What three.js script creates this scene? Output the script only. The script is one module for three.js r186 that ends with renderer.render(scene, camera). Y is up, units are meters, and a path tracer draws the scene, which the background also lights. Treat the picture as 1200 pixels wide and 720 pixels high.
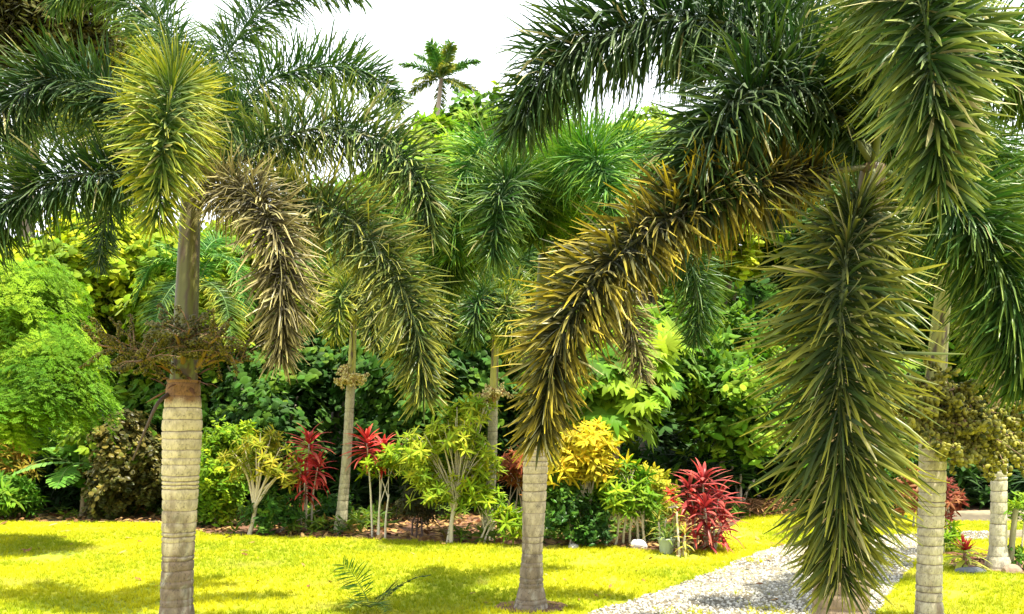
import * as THREE from 'three';
import { mergeGeometries } from 'three/addons/utils/BufferGeometryUtils.js';

// ------------------------------------------------------------------ camera, sky, sun, exposure
const F = 900, HORIZON = 510, EYE = 1.6;                 // focal length and horizon in photograph pixels (1200 x 720)
const scene = new THREE.Scene();
const camera = new THREE.PerspectiveCamera(2 * Math.atan(360 / F) * 180 / Math.PI, 1200 / 720, 0.05, 600);
camera.position.set(0, EYE, 0);
camera.lookAt(0, EYE, -10);
camera.setViewOffset(1200, 720, 0, 360 - HORIZON, 1200, 720);   // rising front: trunks stay upright
camera.updateProjectionMatrix();

const SUN = new THREE.Vector3(0.25, 0.94, 0.03).normalize();
{
  const w = 256, h = 128, data = new Float32Array(w * h * 4);
  for (let j = 0; j < h; j++) {
    const el = ((j + 0.5) / h - 0.5) * Math.PI;           // row 0 is straight down
    for (let i = 0; i < w; i++) {
      const up = Math.max(0, Math.sin(el));
      const m = up * up * 0.75;
      const k = (j * w + i) * 4;
      data[k] = 0.80 - 0.36 * m; data[k + 1] = 0.83 - 0.26 * m; data[k + 2] = 0.86 - 0.06 * m; data[k + 3] = 1;
    }
  }
  const sky = new THREE.DataTexture(data, w, h, THREE.RGBAFormat, THREE.FloatType);
  sky.mapping = THREE.EquirectangularReflectionMapping;
  sky.magFilter = THREE.LinearFilter; sky.needsUpdate = true;
  scene.background = sky; scene.environment = sky;
}
const sun = new THREE.DirectionalLight(new THREE.Color(1, 0.94, 0.80), 5);
sun.position.copy(SUN).multiplyScalar(60); sun.target.position.set(0, 0, -8);
sun.castShadow = true; sun.shadow.radius = 1.5;
sun.shadow.mapSize.set(4096, 4096);
Object.assign(sun.shadow.camera, { left: -30, right: 30, top: 30, bottom: -30, near: 1, far: 140 });
scene.add(sun, sun.target);
const EXPOSURE = 3.4;

// ------------------------------------------------------------------ helpers
let seed = 20240611;
function rnd() { seed = (seed + 0x6D2B79F5) | 0; let t = Math.imul(seed ^ (seed >>> 15), 1 | seed); t = (t + Math.imul(t ^ (t >>> 7), 61 | t)) ^ t; return ((t ^ (t >>> 14)) >>> 0) / 4294967296; }
const rr = (a, b) => a + (b - a) * rnd();
const V = (x, y, z) => new THREE.Vector3(x, y, z);
const P = (px, py, d) => V((px - 600) / F * d, EYE - (py - HORIZON) / F * d, -d);        // a point at distance d
const G = (px, py) => { const d = EYE * F / (py - HORIZON); return V((px - 600) / F * d, 0, -d); };  // a point on the ground
const mix = (a, b, t) => [a[0] + (b[0] - a[0]) * t, a[1] + (b[1] - a[1]) * t, a[2] + (b[2] - a[2]) * t];
const clamp = (x, a, b) => Math.min(b, Math.max(a, x));
const smooth = (a, b, x) => { const t = clamp((x - a) / (b - a), 0, 1); return t * t * (3 - 2 * t); };
function hash2(x, y) { let n = Math.imul(x, 374761393) + Math.imul(y, 668265263); n = Math.imul(n ^ (n >>> 13), 1274126177); return ((n ^ (n >>> 16)) >>> 0) / 4294967296; }
function vnoise(x, y, per = 1e9) {
  const xi = Math.floor(x), yi = Math.floor(y), fx = x - xi, fy = y - yi, w = (v) => ((v % per) + per) % per;
  const u = fx * fx * (3 - 2 * fx), v = fy * fy * (3 - 2 * fy);
  const a = hash2(w(xi), w(yi)), b = hash2(w(xi + 1), w(yi)), c = hash2(w(xi), w(yi + 1)), d = hash2(w(xi + 1), w(yi + 1));
  return a + (b - a) * u + (c - a) * v + (a - b - c + d) * u * v;
}
const fbm = (x, y, o = 4, per = 1e9) => { let s = 0, a = 0.5, f = 1; for (let i = 0; i < o; i++) { s += a * vnoise(x * f + i * 17, y * f + i * 31, per * f); a *= 0.5; f *= 2; } return s; };

const clumpPoint = () => { const u = rr(-1, 1), a = rr(0, 6.28), r = Math.sqrt(1 - u * u); return V(r * Math.cos(a), u, r * Math.sin(a)); };
const names = new Map();
function numbered(n) { const k = names.get(n) ?? 0; names.set(n, k + 1); return k ? `${n}_${String(k).padStart(3, '0')}` : n; }
function thing(name, label, category, base, group) {
  const o = new THREE.Group(); o.name = numbered(name); o.position.copy(base); scene.add(o);
  o.userData = { label, category }; if (group) o.userData.group = group;
  return o;
}
function part(name, geometry, material, parent, stuff) {
  const m = new THREE.Mesh(geometry, material); m.name = name; m.castShadow = m.receiveShadow = true; parent.add(m);
  if (stuff) m.userData.kind = 'stuff';
  return m;
}
function structure(name, geometry, material, kind = 'structure') {
  const m = new THREE.Mesh(geometry, material); m.name = numbered(name); m.castShadow = m.receiveShadow = true; scene.add(m);
  m.userData.kind = kind; return m;
}

// a bag of triangles with vertex colours
class Bag {
  constructor() { this.p = []; this.c = []; this.i = []; this.uv = []; }
  v(x, y, z, c, u = 0, w = 0) { this.p.push(x, y, z); this.c.push(c[0], c[1], c[2]); this.uv.push(u, w); return this.p.length / 3 - 1; }
  quad(a, b, c, d) { this.i.push(a, b, c, a, c, d); }
  geo(keepUv) {
    const g = new THREE.BufferGeometry();
    g.setAttribute('position', new THREE.Float32BufferAttribute(this.p, 3));
    g.setAttribute('color', new THREE.Float32BufferAttribute(this.c, 3));
    if (keepUv) g.setAttribute('uv', new THREE.Float32BufferAttribute(this.uv, 2));
    g.setIndex(this.i); g.computeVertexNormals(); return g;
  }
  // tapered tube through points (relative to origin o)
  tube(pts, r0, r1, color, o, sides = 6, steps = 10, color2) {
    const cv = new THREE.CatmullRomCurve3(pts, false, 'centripetal');
    let N = null, prev = null;
    for (let s = 0; s <= steps; s++) {
      const t = s / steps, p = cv.getPoint(t), T = cv.getTangent(t);
      if (!N) { N = V(1, 0, 0); if (Math.abs(T.x) > 0.8) N.set(0, 0, 1); }
      N.addScaledVector(T, -N.dot(T)).normalize();
      const B = T.clone().cross(N), r = r0 + (r1 - r0) * t, ring = [];
      for (let k = 0; k < sides; k++) {
        const a = k / sides * Math.PI * 2, c = Math.cos(a) * r, q = Math.sin(a) * r;
        ring.push(this.v(p.x - o.x + N.x * c + B.x * q, p.y - o.y + N.y * c + B.y * q, p.z - o.z + N.z * c + B.z * q, color2 ? mix(color, color2, t) : color, k / sides, t));
      }
      if (prev) for (let k = 0; k < sides; k++) this.quad(prev[k], prev[(k + 1) % sides], ring[(k + 1) % sides], ring[k]);
      prev = ring;
    }
    const tip = cv.getPoint(1), e = this.v(tip.x - o.x, tip.y - o.y, tip.z - o.z, color2 ?? color);
    for (let k = 0; k < sides; k++) this.i.push(prev[k], prev[(k + 1) % sides], e);
    return cv;
  }
  // one narrow leaf: from b along dir, blade across `across`
  leaf(b, dir, across, L, w, droop, c0, c1, o, seg = 3, prof = null, fold = 0.25) {
    const d = dir.clone().normalize(), p = b.clone(), X = V(), Z = V(); let prev = null;
    for (let s = 0; s <= seg; s++) {
      const t = s / seg, ww = w * 0.5 * (prof ? prof(t) : (t < 0.02 ? 0.45 : t > 0.98 ? 0.12 : 1));
      X.copy(across).addScaledVector(d, -across.dot(d)).normalize(); Z.crossVectors(d, X);
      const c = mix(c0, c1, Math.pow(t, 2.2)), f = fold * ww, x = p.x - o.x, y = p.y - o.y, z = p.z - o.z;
      const r = [this.v(x - X.x * ww + Z.x * f, y - X.y * ww + Z.y * f, z - X.z * ww + Z.z * f, c), this.v(x, y, z, c), this.v(x + X.x * ww + Z.x * f, y + X.y * ww + Z.y * f, z + X.z * ww + Z.z * f, c)];
      if (prev) { this.quad(prev[0], prev[1], r[1], r[0]); this.quad(prev[1], prev[2], r[2], r[1]); }
      prev = r; p.addScaledVector(d, L / seg); d.y -= droop / seg; d.normalize();
    }
  }
}

function noiseTexture(size, fn, srgb = false) {
  const d = new Uint8Array(size * size * 4);
  for (let y = 0; y < size; y++) for (let x = 0; x < size; x++) { const c = fn(x / size, y / size), k = (y * size + x) * 4; d[k] = c[0] * 255; d[k + 1] = c[1] * 255; d[k + 2] = c[2] * 255; d[k + 3] = 255; }
  const t = new THREE.DataTexture(d, size, size, THREE.RGBAFormat); t.wrapS = t.wrapT = THREE.RepeatWrapping; t.magFilter = THREE.LinearFilter; t.minFilter = THREE.LinearMipmapLinearFilter; t.generateMipmaps = true;
  if (srgb) t.colorSpace = THREE.SRGBColorSpace; t.needsUpdate = true; return t;
}
const gray = (v) => [v, v, v];
const leafMat = (o = {}) => new THREE.MeshPhysicalMaterial({ vertexColors: true, side: THREE.DoubleSide, roughness: 0.9, transmission: 0.42, thickness: 0, clearcoat: 0.05, clearcoatRoughness: 0.35, specularIntensity: 0.15, ...o });
const M = {
  leaflet: leafMat({ clearcoat: 0.22, clearcoatRoughness: 0.28, transmission: 0.26, specularIntensity: 0.3 }),
  leaf: leafMat({ transmission: 0.5 }),
  glossy: leafMat({ clearcoat: 0.2, clearcoatRoughness: 0.3 }),
  dry: leafMat({ transmission: 0.15, clearcoat: 0.0 }),
  bark: new THREE.MeshStandardMaterial({ vertexColors: true, roughness: 0.9, bumpMap: noiseTexture(128, (u, v) => gray(fbm(u * 16, v * 16, 3, 16))), bumpScale: 0.004 }),
  ringed: new THREE.MeshStandardMaterial({ vertexColors: true, roughness: 0.9, map: noiseTexture(512, (u, v) => {
    const a = fbm(u * 10, v * 10, 4, 10), b = fbm(u * 70, v * 24, 3, 70), c = fbm(u * 34 + 5, v * 34, 3, 34);
    return gray(clamp(0.92 + (a - 0.47) * 0.6 + (b - 0.45) * 0.55, 0.2, 1) * (1 - 0.4 * smooth(0.58, 0.68, c)));
  }), bumpMap: noiseTexture(256, (u, v) => gray(fbm(u * 40, v * 24, 3, 8))), bumpScale: 0.004 }),
  stem: new THREE.MeshStandardMaterial({ vertexColors: true, roughness: 0.75 }),
  fruit: new THREE.MeshPhysicalMaterial({ vertexColors: true, roughness: 0.65, specularIntensity: 0.4 }),
  shaft: new THREE.MeshStandardMaterial({ vertexColors: true, roughness: 0.55 }),
};

// ------------------------------------------------------------------ ground, lawn, beds, gravel drive, hill
function inside(poly, x, z) { let r = false; for (let i = 0, j = poly.length - 1; i < poly.length; j = i++) { const a = poly[i], b = poly[j]; if ((a.z > z) !== (b.z > z) && x < (b.x - a.x) * (z - a.z) / (b.z - a.z) + a.x) r = !r; } return r; }
function wavy(poly, amp = 0.06, step = 0.25) {          // an uneven edge along a polygon
  const out = [];
  for (let i = 0; i < poly.length; i++) {
    const a = poly[i], b = poly[(i + 1) % poly.length], n = Math.min(60, Math.max(1, Math.round(a.distanceTo(b) / step)));
    for (let k = 0; k < n; k++) { const p = a.clone().lerp(b, k / n); p.x += (fbm(p.x * 3, p.z * 3, 3) - 0.45) * amp * 2; p.z += (fbm(p.x * 3 + 9, p.z * 3 + 5, 3) - 0.45) * amp * 2; out.push(p); }
  }
  return out;
}
function sheet(poly, y) {
  const g = new THREE.ShapeGeometry(new THREE.Shape(poly.map((p) => new THREE.Vector2(p.x, -p.z))));
  g.rotateX(-Math.PI / 2); g.translate(0, y, 0); return g;       // uv = metres
}
const tex = (t, r) => { const c = t.clone(); c.repeat.set(r, r); c.needsUpdate = true; return c; };
const grassTex = noiseTexture(512, (u, v) => {
  const a = fbm(u * 6, v * 6, 4, 6), b = fbm(u * 64, v * 64, 3, 64), c = fbm(u * 20 + 3, v * 20, 3, 20);
  const k = clamp(0.5 + (a - 0.47) * 1.6 + (b - 0.45) * 1.1, 0, 1), m = mix([0.46, 0.51, 0.02], [0.70, 0.67, 0.05], k);
  return mix(m, [0.55, 0.50, 0.16], smooth(0.56, 0.70, c) * 0.5);
}, true);
const soilTex = noiseTexture(512, (u, v) => {
  const a = fbm(u * 8, v * 8, 4, 8), b = fbm(u * 50, v * 50, 3, 50);
  return mix([0.26, 0.17, 0.11], [0.56, 0.40, 0.28], clamp(a * 0.7 + b * 0.6 - 0.1, 0, 1));
}, true);
const gravelTex = noiseTexture(512, (u, v) => {
  const a = fbm(u * 5, v * 5, 4, 5), b = fbm(u * 90, v * 90, 2, 90);
  return mix([0.30, 0.27, 0.20], [0.62, 0.58, 0.47], clamp((a - 0.3) * 1.3 + b * 0.7 - 0.1, 0, 1));
}, true);
const soilMat = new THREE.MeshStandardMaterial({ map: tex(soilTex, 0.35), roughness: 1, bumpMap: tex(soilTex, 0.35), bumpScale: 0.02 });
const grassMat = new THREE.MeshStandardMaterial({ map: tex(grassTex, 0.28), roughness: 1, bumpMap: tex(grassTex, 0.9), bumpScale: 0.015 });
const gravelMat = new THREE.MeshStandardMaterial({ map: tex(gravelTex, 0.4), roughness: 1, bumpMap: tex(gravelTex, 0.8), bumpScale: 0.02 });

structure('ground', sheet([V(-160, 0, 40), V(160, 0, 40), V(160, 0, -200), V(-160, 0, -200)], -0.004), soilMat);
const lawnBack = [[-260, 611], [0, 612], [110, 612], [190, 614], [240, 626], [330, 630], [420, 632], [560, 638], [640, 641], [700, 641], [790, 648], [835, 645], [852, 622], [880, 604], [1000, 600.5], [1130, 600], [1330, 600]];
const lawnPoly = wavy([V(-22, 0, 3), ...lawnBack.map((q) => G(...q)), V(16, 0, 3)], 0.07);
structure('lawn', sheet(lawnPoly, 0.002), grassMat);
const drivePoly = wavy([V(-0.05, 0, 2), G(640, 900), ...[[690, 720], [742, 705], [800, 686], [850, 664], [890, 647], [930, 637], [990, 630], [1045, 627], [1110, 624], [1190, 622], [1300, 620], [1300, 628], [1180, 632], [1110, 636], [1080, 645], [1066, 664], [1050, 688], [1032, 718], [1010, 760]].map((q) => G(...q)), V(1.9, 0, 2)], 0.09, 0.18);
structure('gravel_drive', sheet(drivePoly, 0.007), gravelMat);
const bedPoly = wavy([[1112, 662], [1140, 655], [1200, 652], [1290, 655], [1290, 676], [1200, 674], [1150, 669], [1118, 668]].map((q) => G(...q)), 0.05);
structure('planting_soil', sheet(bedPoly, 0.012), soilMat);
const ringPoly = wavy(Array.from({ length: 10 }, (_, i) => { const a = i / 10 * Math.PI * 2, c = G(622, 712); return V(c.x + Math.cos(a) * 0.34, 0, c.z + Math.sin(a) * 0.28); }), 0.05, 0.1);
structure('planting_soil', sheet(ringPoly, 0.012), soilMat);

{ // pale earth strip along the bed on the far left
  const p = wavy([[-200, 596], [60, 597], [190, 599], [236, 606], [240, 624], [190, 613], [60, 610], [-200, 609]].map((q) => G(...q)), 0.05);
  structure('earth_path', sheet(p, 0.006), new THREE.MeshStandardMaterial({ map: tex(gravelTex, 0.3), color: new THREE.Color().setRGB(0.8, 0.62, 0.42), roughness: 1 }));
}
structure('concrete_road', sheet(wavy([[1106, 600], [1180, 598], [1420, 596], [1420, 614], [1200, 612], [1108, 611]].map((q) => G(...q)), 0.04), 0.010), new THREE.MeshStandardMaterial({ map: tex(gravelTex, 0.2), color: new THREE.Color().setRGB(1, 0.97, 0.92), roughness: 0.95 }));
// grass blades
const tuftGeo = (() => {
  const b = new Bag();
  for (let i = 0; i < 7; i++) {
    const a = rr(0, 6.28), tilt = rr(0.25, 0.95), r = rr(0, 0.03);
    b.leaf(V(Math.cos(a) * r, 0, Math.sin(a) * r), V(Math.cos(a) * tilt, 1, Math.sin(a) * tilt), V(-Math.sin(a), 0, Math.cos(a)), rr(0.025, 0.05), 0.006, rr(0.3, 1.2), [1, 1, 1], [1, 1, 1], V(0, 0, 0), 2, (t) => 1 - 0.8 * t, 0);
  }
  return b.geo();
})();
function scatter(name, geo, mat, n, place, color, parent = scene) {
  const im = new THREE.InstancedMesh(geo, mat, n); im.name = parent === scene ? numbered(name) : name; im.castShadow = im.receiveShadow = true;
  const m = new THREE.Matrix4(), c = new THREE.Color(); let k = 0;
  for (let i = 0; i < n; i++) { const q = place(i, m); if (q === false) continue; const col = color(i, q); c.setRGB(...col); im.setMatrixAt(k, m); im.setColorAt(k, c); k++; }
  im.count = k; im.userData.kind = 'stuff'; parent.add(im); return im;
}
const _n = V(), _up = V(0, 1, 0), _q2 = new THREE.Quaternion();
const _e = new THREE.Euler(), _q = new THREE.Quaternion(), _s = V(), _p = V();
const compose = (m, x, y, z, ex, ey, ez, sx, sy = sx, sz = sx) => m.compose(_p.set(x, y, z), _q.setFromEuler(_e.set(ex, ey, ez)), _s.set(sx, sy, sz));
scatter('grass', tuftGeo, leafMat({ transmission: 0.4, clearcoat: 0 }), 120000, (i, m) => {
  const d = 5.8 + Math.pow(rnd(), 0.85) * 10.5, x = rr(-0.74, 0.74) * d, z = -d;
  if (!inside(lawnPoly, x, z)) return false;
  if (inside(bedPoly, x, z) || (inside(ringPoly, x, z) && rnd() > 0.3) || (x / d > 0.555 && d > 14.2)) return false;
  if (inside(drivePoly, x, z) && rnd() > 0.012 + 0.5 * smooth(0.60, 0.7, fbm(x * 1.3, z * 1.3, 3))) return false;
  if (rnd() > 1.25 - 1.2 * smooth(0.5, 0.68, fbm(x * 0.9 + 40, z * 0.9, 3))) return false;
  const s = rr(0.6, 1.25); compose(m, x, 0.003, z, 0, rr(0, 6.28), 0, s * rr(0.9, 1.3), s, s); return [x, z];
}, (i, q) => { const k = clamp(rnd() * 0.7 + (fbm(q[0] * 0.9, q[1] * 0.9, 4) - 0.47) * 2.2 + 0.2, 0, 1), dry = smooth(0.56, 0.68, fbm(q[0] * 1.7 + 60, q[1] * 1.7, 3)); return mix(mix([0.23, 0.29, 0.005], [0.50, 0.47, 0.008], k), [0.50, 0.42, 0.12], dry * 0.6 * rnd()); });
// pebbles on the drive
scatter('gravel', new THREE.IcosahedronGeometry(0.016, 0), new THREE.MeshStandardMaterial({ roughness: 0.95 }), 30000, (i, m) => {
  const d = 5.6 + Math.pow(rnd(), 1.3) * 9, x = rr(0.02, 0.62) * d, z = -d;
  if (!inside(drivePoly, x, z)) return false;
  const s = rr(0.4, 1.3); compose(m, x, 0.008, z, rr(0, 6), rr(0, 6), rr(0, 6), s * rr(0.8, 1.4), s * 0.7, s); return true;
}, () => { const v = rr(0.12, 0.54); return [v * 1.02, v * 0.95, v * 0.78]; });
// litter on the bed
const litterGeo = (() => { const b = new Bag(); b.leaf(V(-0.06, 0, 0), V(1, 0.25, 0), V(0, 0, 1), 0.13, 0.06, 0.7, [1, 1, 1], [1, 1, 1], V(0, 0, 0), 3, (t) => Math.sin(Math.PI * (0.08 + 0.9 * t)), 0.3); return b.geo(); })();
scatter('fallen_leaves', litterGeo, M.dry, 9000, (i, m) => {
  const d = rr(7.2, 17), x = rr(-0.7, 0.4) * d, z = -d;
  if (inside(lawnPoly, x, z) && rnd() > 0.02) return false;
  compose(m, x, rr(0.006, 0.04), z, rr(-0.4, 0.4), rr(0, 6.28), rr(-0.4, 0.4), d < 10 ? rr(0.25, 0.8) : rr(0.6, 1.6)); return true;
}, () => mix([0.09, 0.03, 0.012], [0.40, 0.25, 0.09], rnd()));

{ // wooded slope behind the trees
  const g = new THREE.PlaneGeometry(240, 90, 80, 40); g.rotateX(-Math.PI / 2); g.translate(0, 0, -67);
  const p = g.attributes.position;
  for (let i = 0; i < p.count; i++) { const x = p.getX(i), z = p.getZ(i); p.setY(i, -0.3 + 12 * smooth(-24, -60, z) * (0.8 + 0.4 * fbm(x * 0.05, z * 0.05, 3)) - smooth(26, 60, x) * 4 * smooth(-24, -60, z)); }
  g.computeVertexNormals();
  structure('hillside', g, new THREE.MeshStandardMaterial({ color: new THREE.Color().setRGB(0.035, 0.06, 0.02), roughness: 1 }));
}

// ------------------------------------------------------------------ leaf clusters shared by trees and shrubs
const W1 = [1, 1, 1], O0 = V(0, 0, 0);
function cluster(n, make) { const b = new Bag(); for (let i = 0; i < n; i++) make(b, i); return b.geo(); }
const oval = (t) => Math.pow(Math.sin(Math.PI * clamp(0.04 + 0.94 * t, 0, 1)), 0.7);
const lance = (t) => Math.pow(Math.sin(Math.PI * clamp(0.05 + 0.93 * Math.pow(t, 0.75), 0, 1)), 0.9);
const dirOn = (a, el) => V(Math.cos(a) * Math.cos(el), Math.sin(el), Math.sin(a) * Math.cos(el));
function tone() { const k = rr(0.72, 1.3); return [k * rr(0.85, 1.2), k, k * rr(0.7, 1.2)]; }
const CL = {
  round: cluster(9, (b) => { const a = rr(0, 6.28), d = dirOn(a, rr(-0.6, 0.5)), s = V(rr(-0.35, 0.35), rr(-0.3, 0.3), rr(-0.35, 0.35)), c = tone(); b.leaf(s, d, V(-Math.sin(a), rr(-0.3, 0.3), Math.cos(a)), rr(0.34, 0.55), rr(0.34, 0.5), rr(0.3, 1), c, c, O0, 4, oval, 0.3); }),
  oval: cluster(12, (b) => { const a = rr(0, 6.28), d = dirOn(a, rr(-0.5, 0.8)), s = V(rr(-0.3, 0.3), rr(-0.3, 0.3), rr(-0.3, 0.3)), c = tone(); b.leaf(s, d, V(-Math.sin(a), rr(-0.3, 0.3), Math.cos(a)), rr(0.4, 0.65), rr(0.18, 0.28), rr(0.2, 0.9), c, c, O0, 3, oval, 0.35); }),
  long: cluster(10, (b, i) => { const a = i * 2.4 + rr(-0.3, 0.3), d = dirOn(a, rr(-0.4, 0.9)), c = tone(); b.leaf(V(0, rr(-0.1, 0.1), 0), d, V(-Math.sin(a), rr(-0.2, 0.2), Math.cos(a)), rr(0.7, 1.0), rr(0.15, 0.22), rr(0.4, 1.2), c, c, O0, 4, lance, 0.4); }),
  // deeply lobed leaves spread like a hand
  hand: cluster(6, (b, i) => {
    const a = i * 1.05 + rr(-0.4, 0.4), el = rr(-0.35, 0.4), d = dirOn(a, el), s = d.clone().multiplyScalar(rr(0.2, 0.45)), c = tone(), side = V(-Math.sin(a), rr(-0.15, 0.15), Math.cos(a));
    for (let k = -3; k <= 3; k++) { const dd = d.clone().multiplyScalar(Math.cos(k * 0.52)).addScaledVector(side, Math.sin(k * 0.52)); b.leaf(s, dd, side.clone().multiplyScalar(Math.cos(k * 0.52)).addScaledVector(d, -Math.sin(k * 0.52)), 0.62 - Math.abs(k) * 0.07, 0.17, rr(0.3, 0.8), c, c, O0, 3, lance, 0.2); }
  }),
  // twice-feathered spray of fine leaflets
  feather: cluster(3, (b, i) => {
    const a = i * 2.1 + rr(-0.5, 0.5), d = dirOn(a, rr(-0.1, 0.35)), side = V(-Math.sin(a), 0, Math.cos(a)), c = tone();
    for (let j = 1; j < 9; j++) for (const q of [-1, 1]) {
      const root = d.clone().multiplyScalar(j * 0.12 + rr(-0.03, 0.03)); root.y -= j * j * 0.006;
      const dd = side.clone().multiplyScalar(q).addScaledVector(d, 0.55).add(clumpPoint().multiplyScalar(0.3)).normalize(), cc = mix(c, tone(), 0.4);
      for (let k = 1; k < 7; k++) for (const w of [-1, 1]) b.leaf(root.clone().addScaledVector(dd, k * 0.07 + rr(-0.02, 0.02)), dd.clone().addScaledVector(d, w * 1.2 + 0.3).add(clumpPoint().multiplyScalar(0.35)), V(0, 1, 0).cross(dd).add(clumpPoint().multiplyScalar(0.4)), 0.10, 0.035, 0.6, cc, cc, O0, 1, (t) => 1 - 0.6 * t, 0);
    }
  }),
  fine: cluster(26, (b) => { const s = V(rr(-0.5, 0.5), rr(-0.5, 0.5), rr(-0.5, 0.5)), a = rr(0, 6.28), d = dirOn(a, rr(-0.4, 1)), c = tone(); b.leaf(s, d, V(-Math.sin(a), rr(-0.4, 0.4), Math.cos(a)), rr(0.22, 0.36), rr(0.09, 0.15), rr(0.1, 0.6), c, c, O0, 2, oval, 0.3); }),
};
// foliage filling lobes: lobes are [x, y, z, rx, ry, rz] relative to the thing's base
function foliage(parent, lobes, { type, size, dens, colors, mat = M.leaf, clump = 0.55, name = 'crown', front = false }) {
  const list = [];
  for (const [x, y, z, rx, ry, rz] of lobes) {
    const area = 4 * Math.PI * Math.pow((Math.pow(rx * ry, 1.6) + Math.pow(rx * rz, 1.6) + Math.pow(ry * rz, 1.6)) / 3, 1 / 1.6);
    const nc = Math.max(5, Math.round(area * 0.9 / (clump * clump)));
    for (let k = 0; k < nc; k++) {
      const u = clumpPoint(), q = Math.pow(rnd(), 0.35) * rr(0.78, 1.08); if (front && u.z < -0.35 && rnd() < 0.8) continue;
      const cx = x + u.x * rx * q, cy = y + u.y * ry * q, cz = z + u.z * rz * q, hue = rnd(), n = Math.round(dens * clump * clump * rr(0.5, 1.4));
      for (let j = 0; j < n; j++) { const w = clumpPoint().multiplyScalar(clump * Math.pow(rnd(), 0.5)); const yy = cy + w.y * 0.75; if (yy < 0.02 - parent.position.y) continue; list.push([cx + w.x, yy, cz + w.z, hue, u.x + w.x / clump * 0.6, u.z + w.z / clump * 0.6]); }
    }
  }
  return scatter(name, CL[type], mat, list.length, (i, m) => {
    const [x, y, z, , ox, oz] = list[i], k = size * rr(0.65, 1.25);      // sprays face outwards and up, as leaves do
    _n.set(ox * 0.8 + rr(-0.35, 0.35), 0.8, oz * 0.8 + rr(-0.35, 0.35)).normalize();
    _q.setFromUnitVectors(_up, _n).multiply(_q2.setFromAxisAngle(_up, rr(0, 6.28))); m.compose(_p.set(x, y, z), _q, _s.set(k, k, k)); return true;
  }, (i) => { const h = clamp(list[i][3] * 0.7 + rnd() * 0.4 - 0.05, 0, 1) * (colors.length - 1), k = Math.min(colors.length - 2, Math.floor(h)); return mix(colors[k], colors[k + 1], h - k); }, parent);
}
// trunk and limbs reaching into the lobes
function woody(parent, lobes, r, color, stems = null, name = 'trunk', limbs = 3) {
  const b = new Bag(), o = O0;
  const top = lobes.reduce((s, l) => s.add(V(l[0], l[1], l[2])), V()).multiplyScalar(1 / lobes.length);
  for (const s of stems ?? [[0, 0, 0]]) {
    const st = V(s[0], -0.05, s[2]), fork = V(top.x * 0.5 + s[0] * 0.8 + rr(-0.1, 0.1) * top.y * 0.3, top.y * 0.55, top.z * 0.5 + s[2]);
    b.tube([st, st.clone().lerp(fork, 0.5).add(V(rr(-1, 1) * r, 0, rr(-1, 1) * r)), fork], r, r * 0.65, color, o, 7, 6);
    for (const l of lobes) for (let k = 0; k < limbs; k++) {
      const e = V(l[0] + rr(-0.7, 0.7) * l[3], l[1] + rr(-0.1, 0.8) * l[4], l[2] + rr(-0.7, 0.7) * l[5]), mid = fork.clone().lerp(e, 0.5); mid.y += rr(-0.1, 0.25) * l[4];
      b.tube([fork.clone().lerp(st, rr(0, 0.35)), mid, e], r * 0.5, r * 0.12, color, o, 5, 6);
    }
  }
  return part(name, b.geo(), M.bark, parent);
}

// ------------------------------------------------------------------ palms
const PAL = {   // leaflet colours, roots darkened to paint in shade inside the frond: [root dark, root light, end dark, end light]
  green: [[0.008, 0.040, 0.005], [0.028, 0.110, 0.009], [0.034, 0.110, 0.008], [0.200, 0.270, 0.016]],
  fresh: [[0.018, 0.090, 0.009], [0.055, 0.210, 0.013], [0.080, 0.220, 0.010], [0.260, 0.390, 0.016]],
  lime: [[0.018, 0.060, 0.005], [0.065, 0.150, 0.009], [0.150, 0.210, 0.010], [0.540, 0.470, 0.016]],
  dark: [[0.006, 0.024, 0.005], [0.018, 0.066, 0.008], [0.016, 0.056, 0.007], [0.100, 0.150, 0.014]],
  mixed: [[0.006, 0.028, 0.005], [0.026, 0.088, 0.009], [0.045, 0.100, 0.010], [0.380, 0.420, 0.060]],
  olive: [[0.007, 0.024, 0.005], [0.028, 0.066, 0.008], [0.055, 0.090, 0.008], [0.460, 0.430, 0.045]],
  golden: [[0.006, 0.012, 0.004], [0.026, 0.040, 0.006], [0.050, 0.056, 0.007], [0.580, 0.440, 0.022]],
  brown: [[0.010, 0.009, 0.004], [0.046, 0.040, 0.012], [0.100, 0.082, 0.022], [0.620, 0.520, 0.190]],
};
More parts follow.
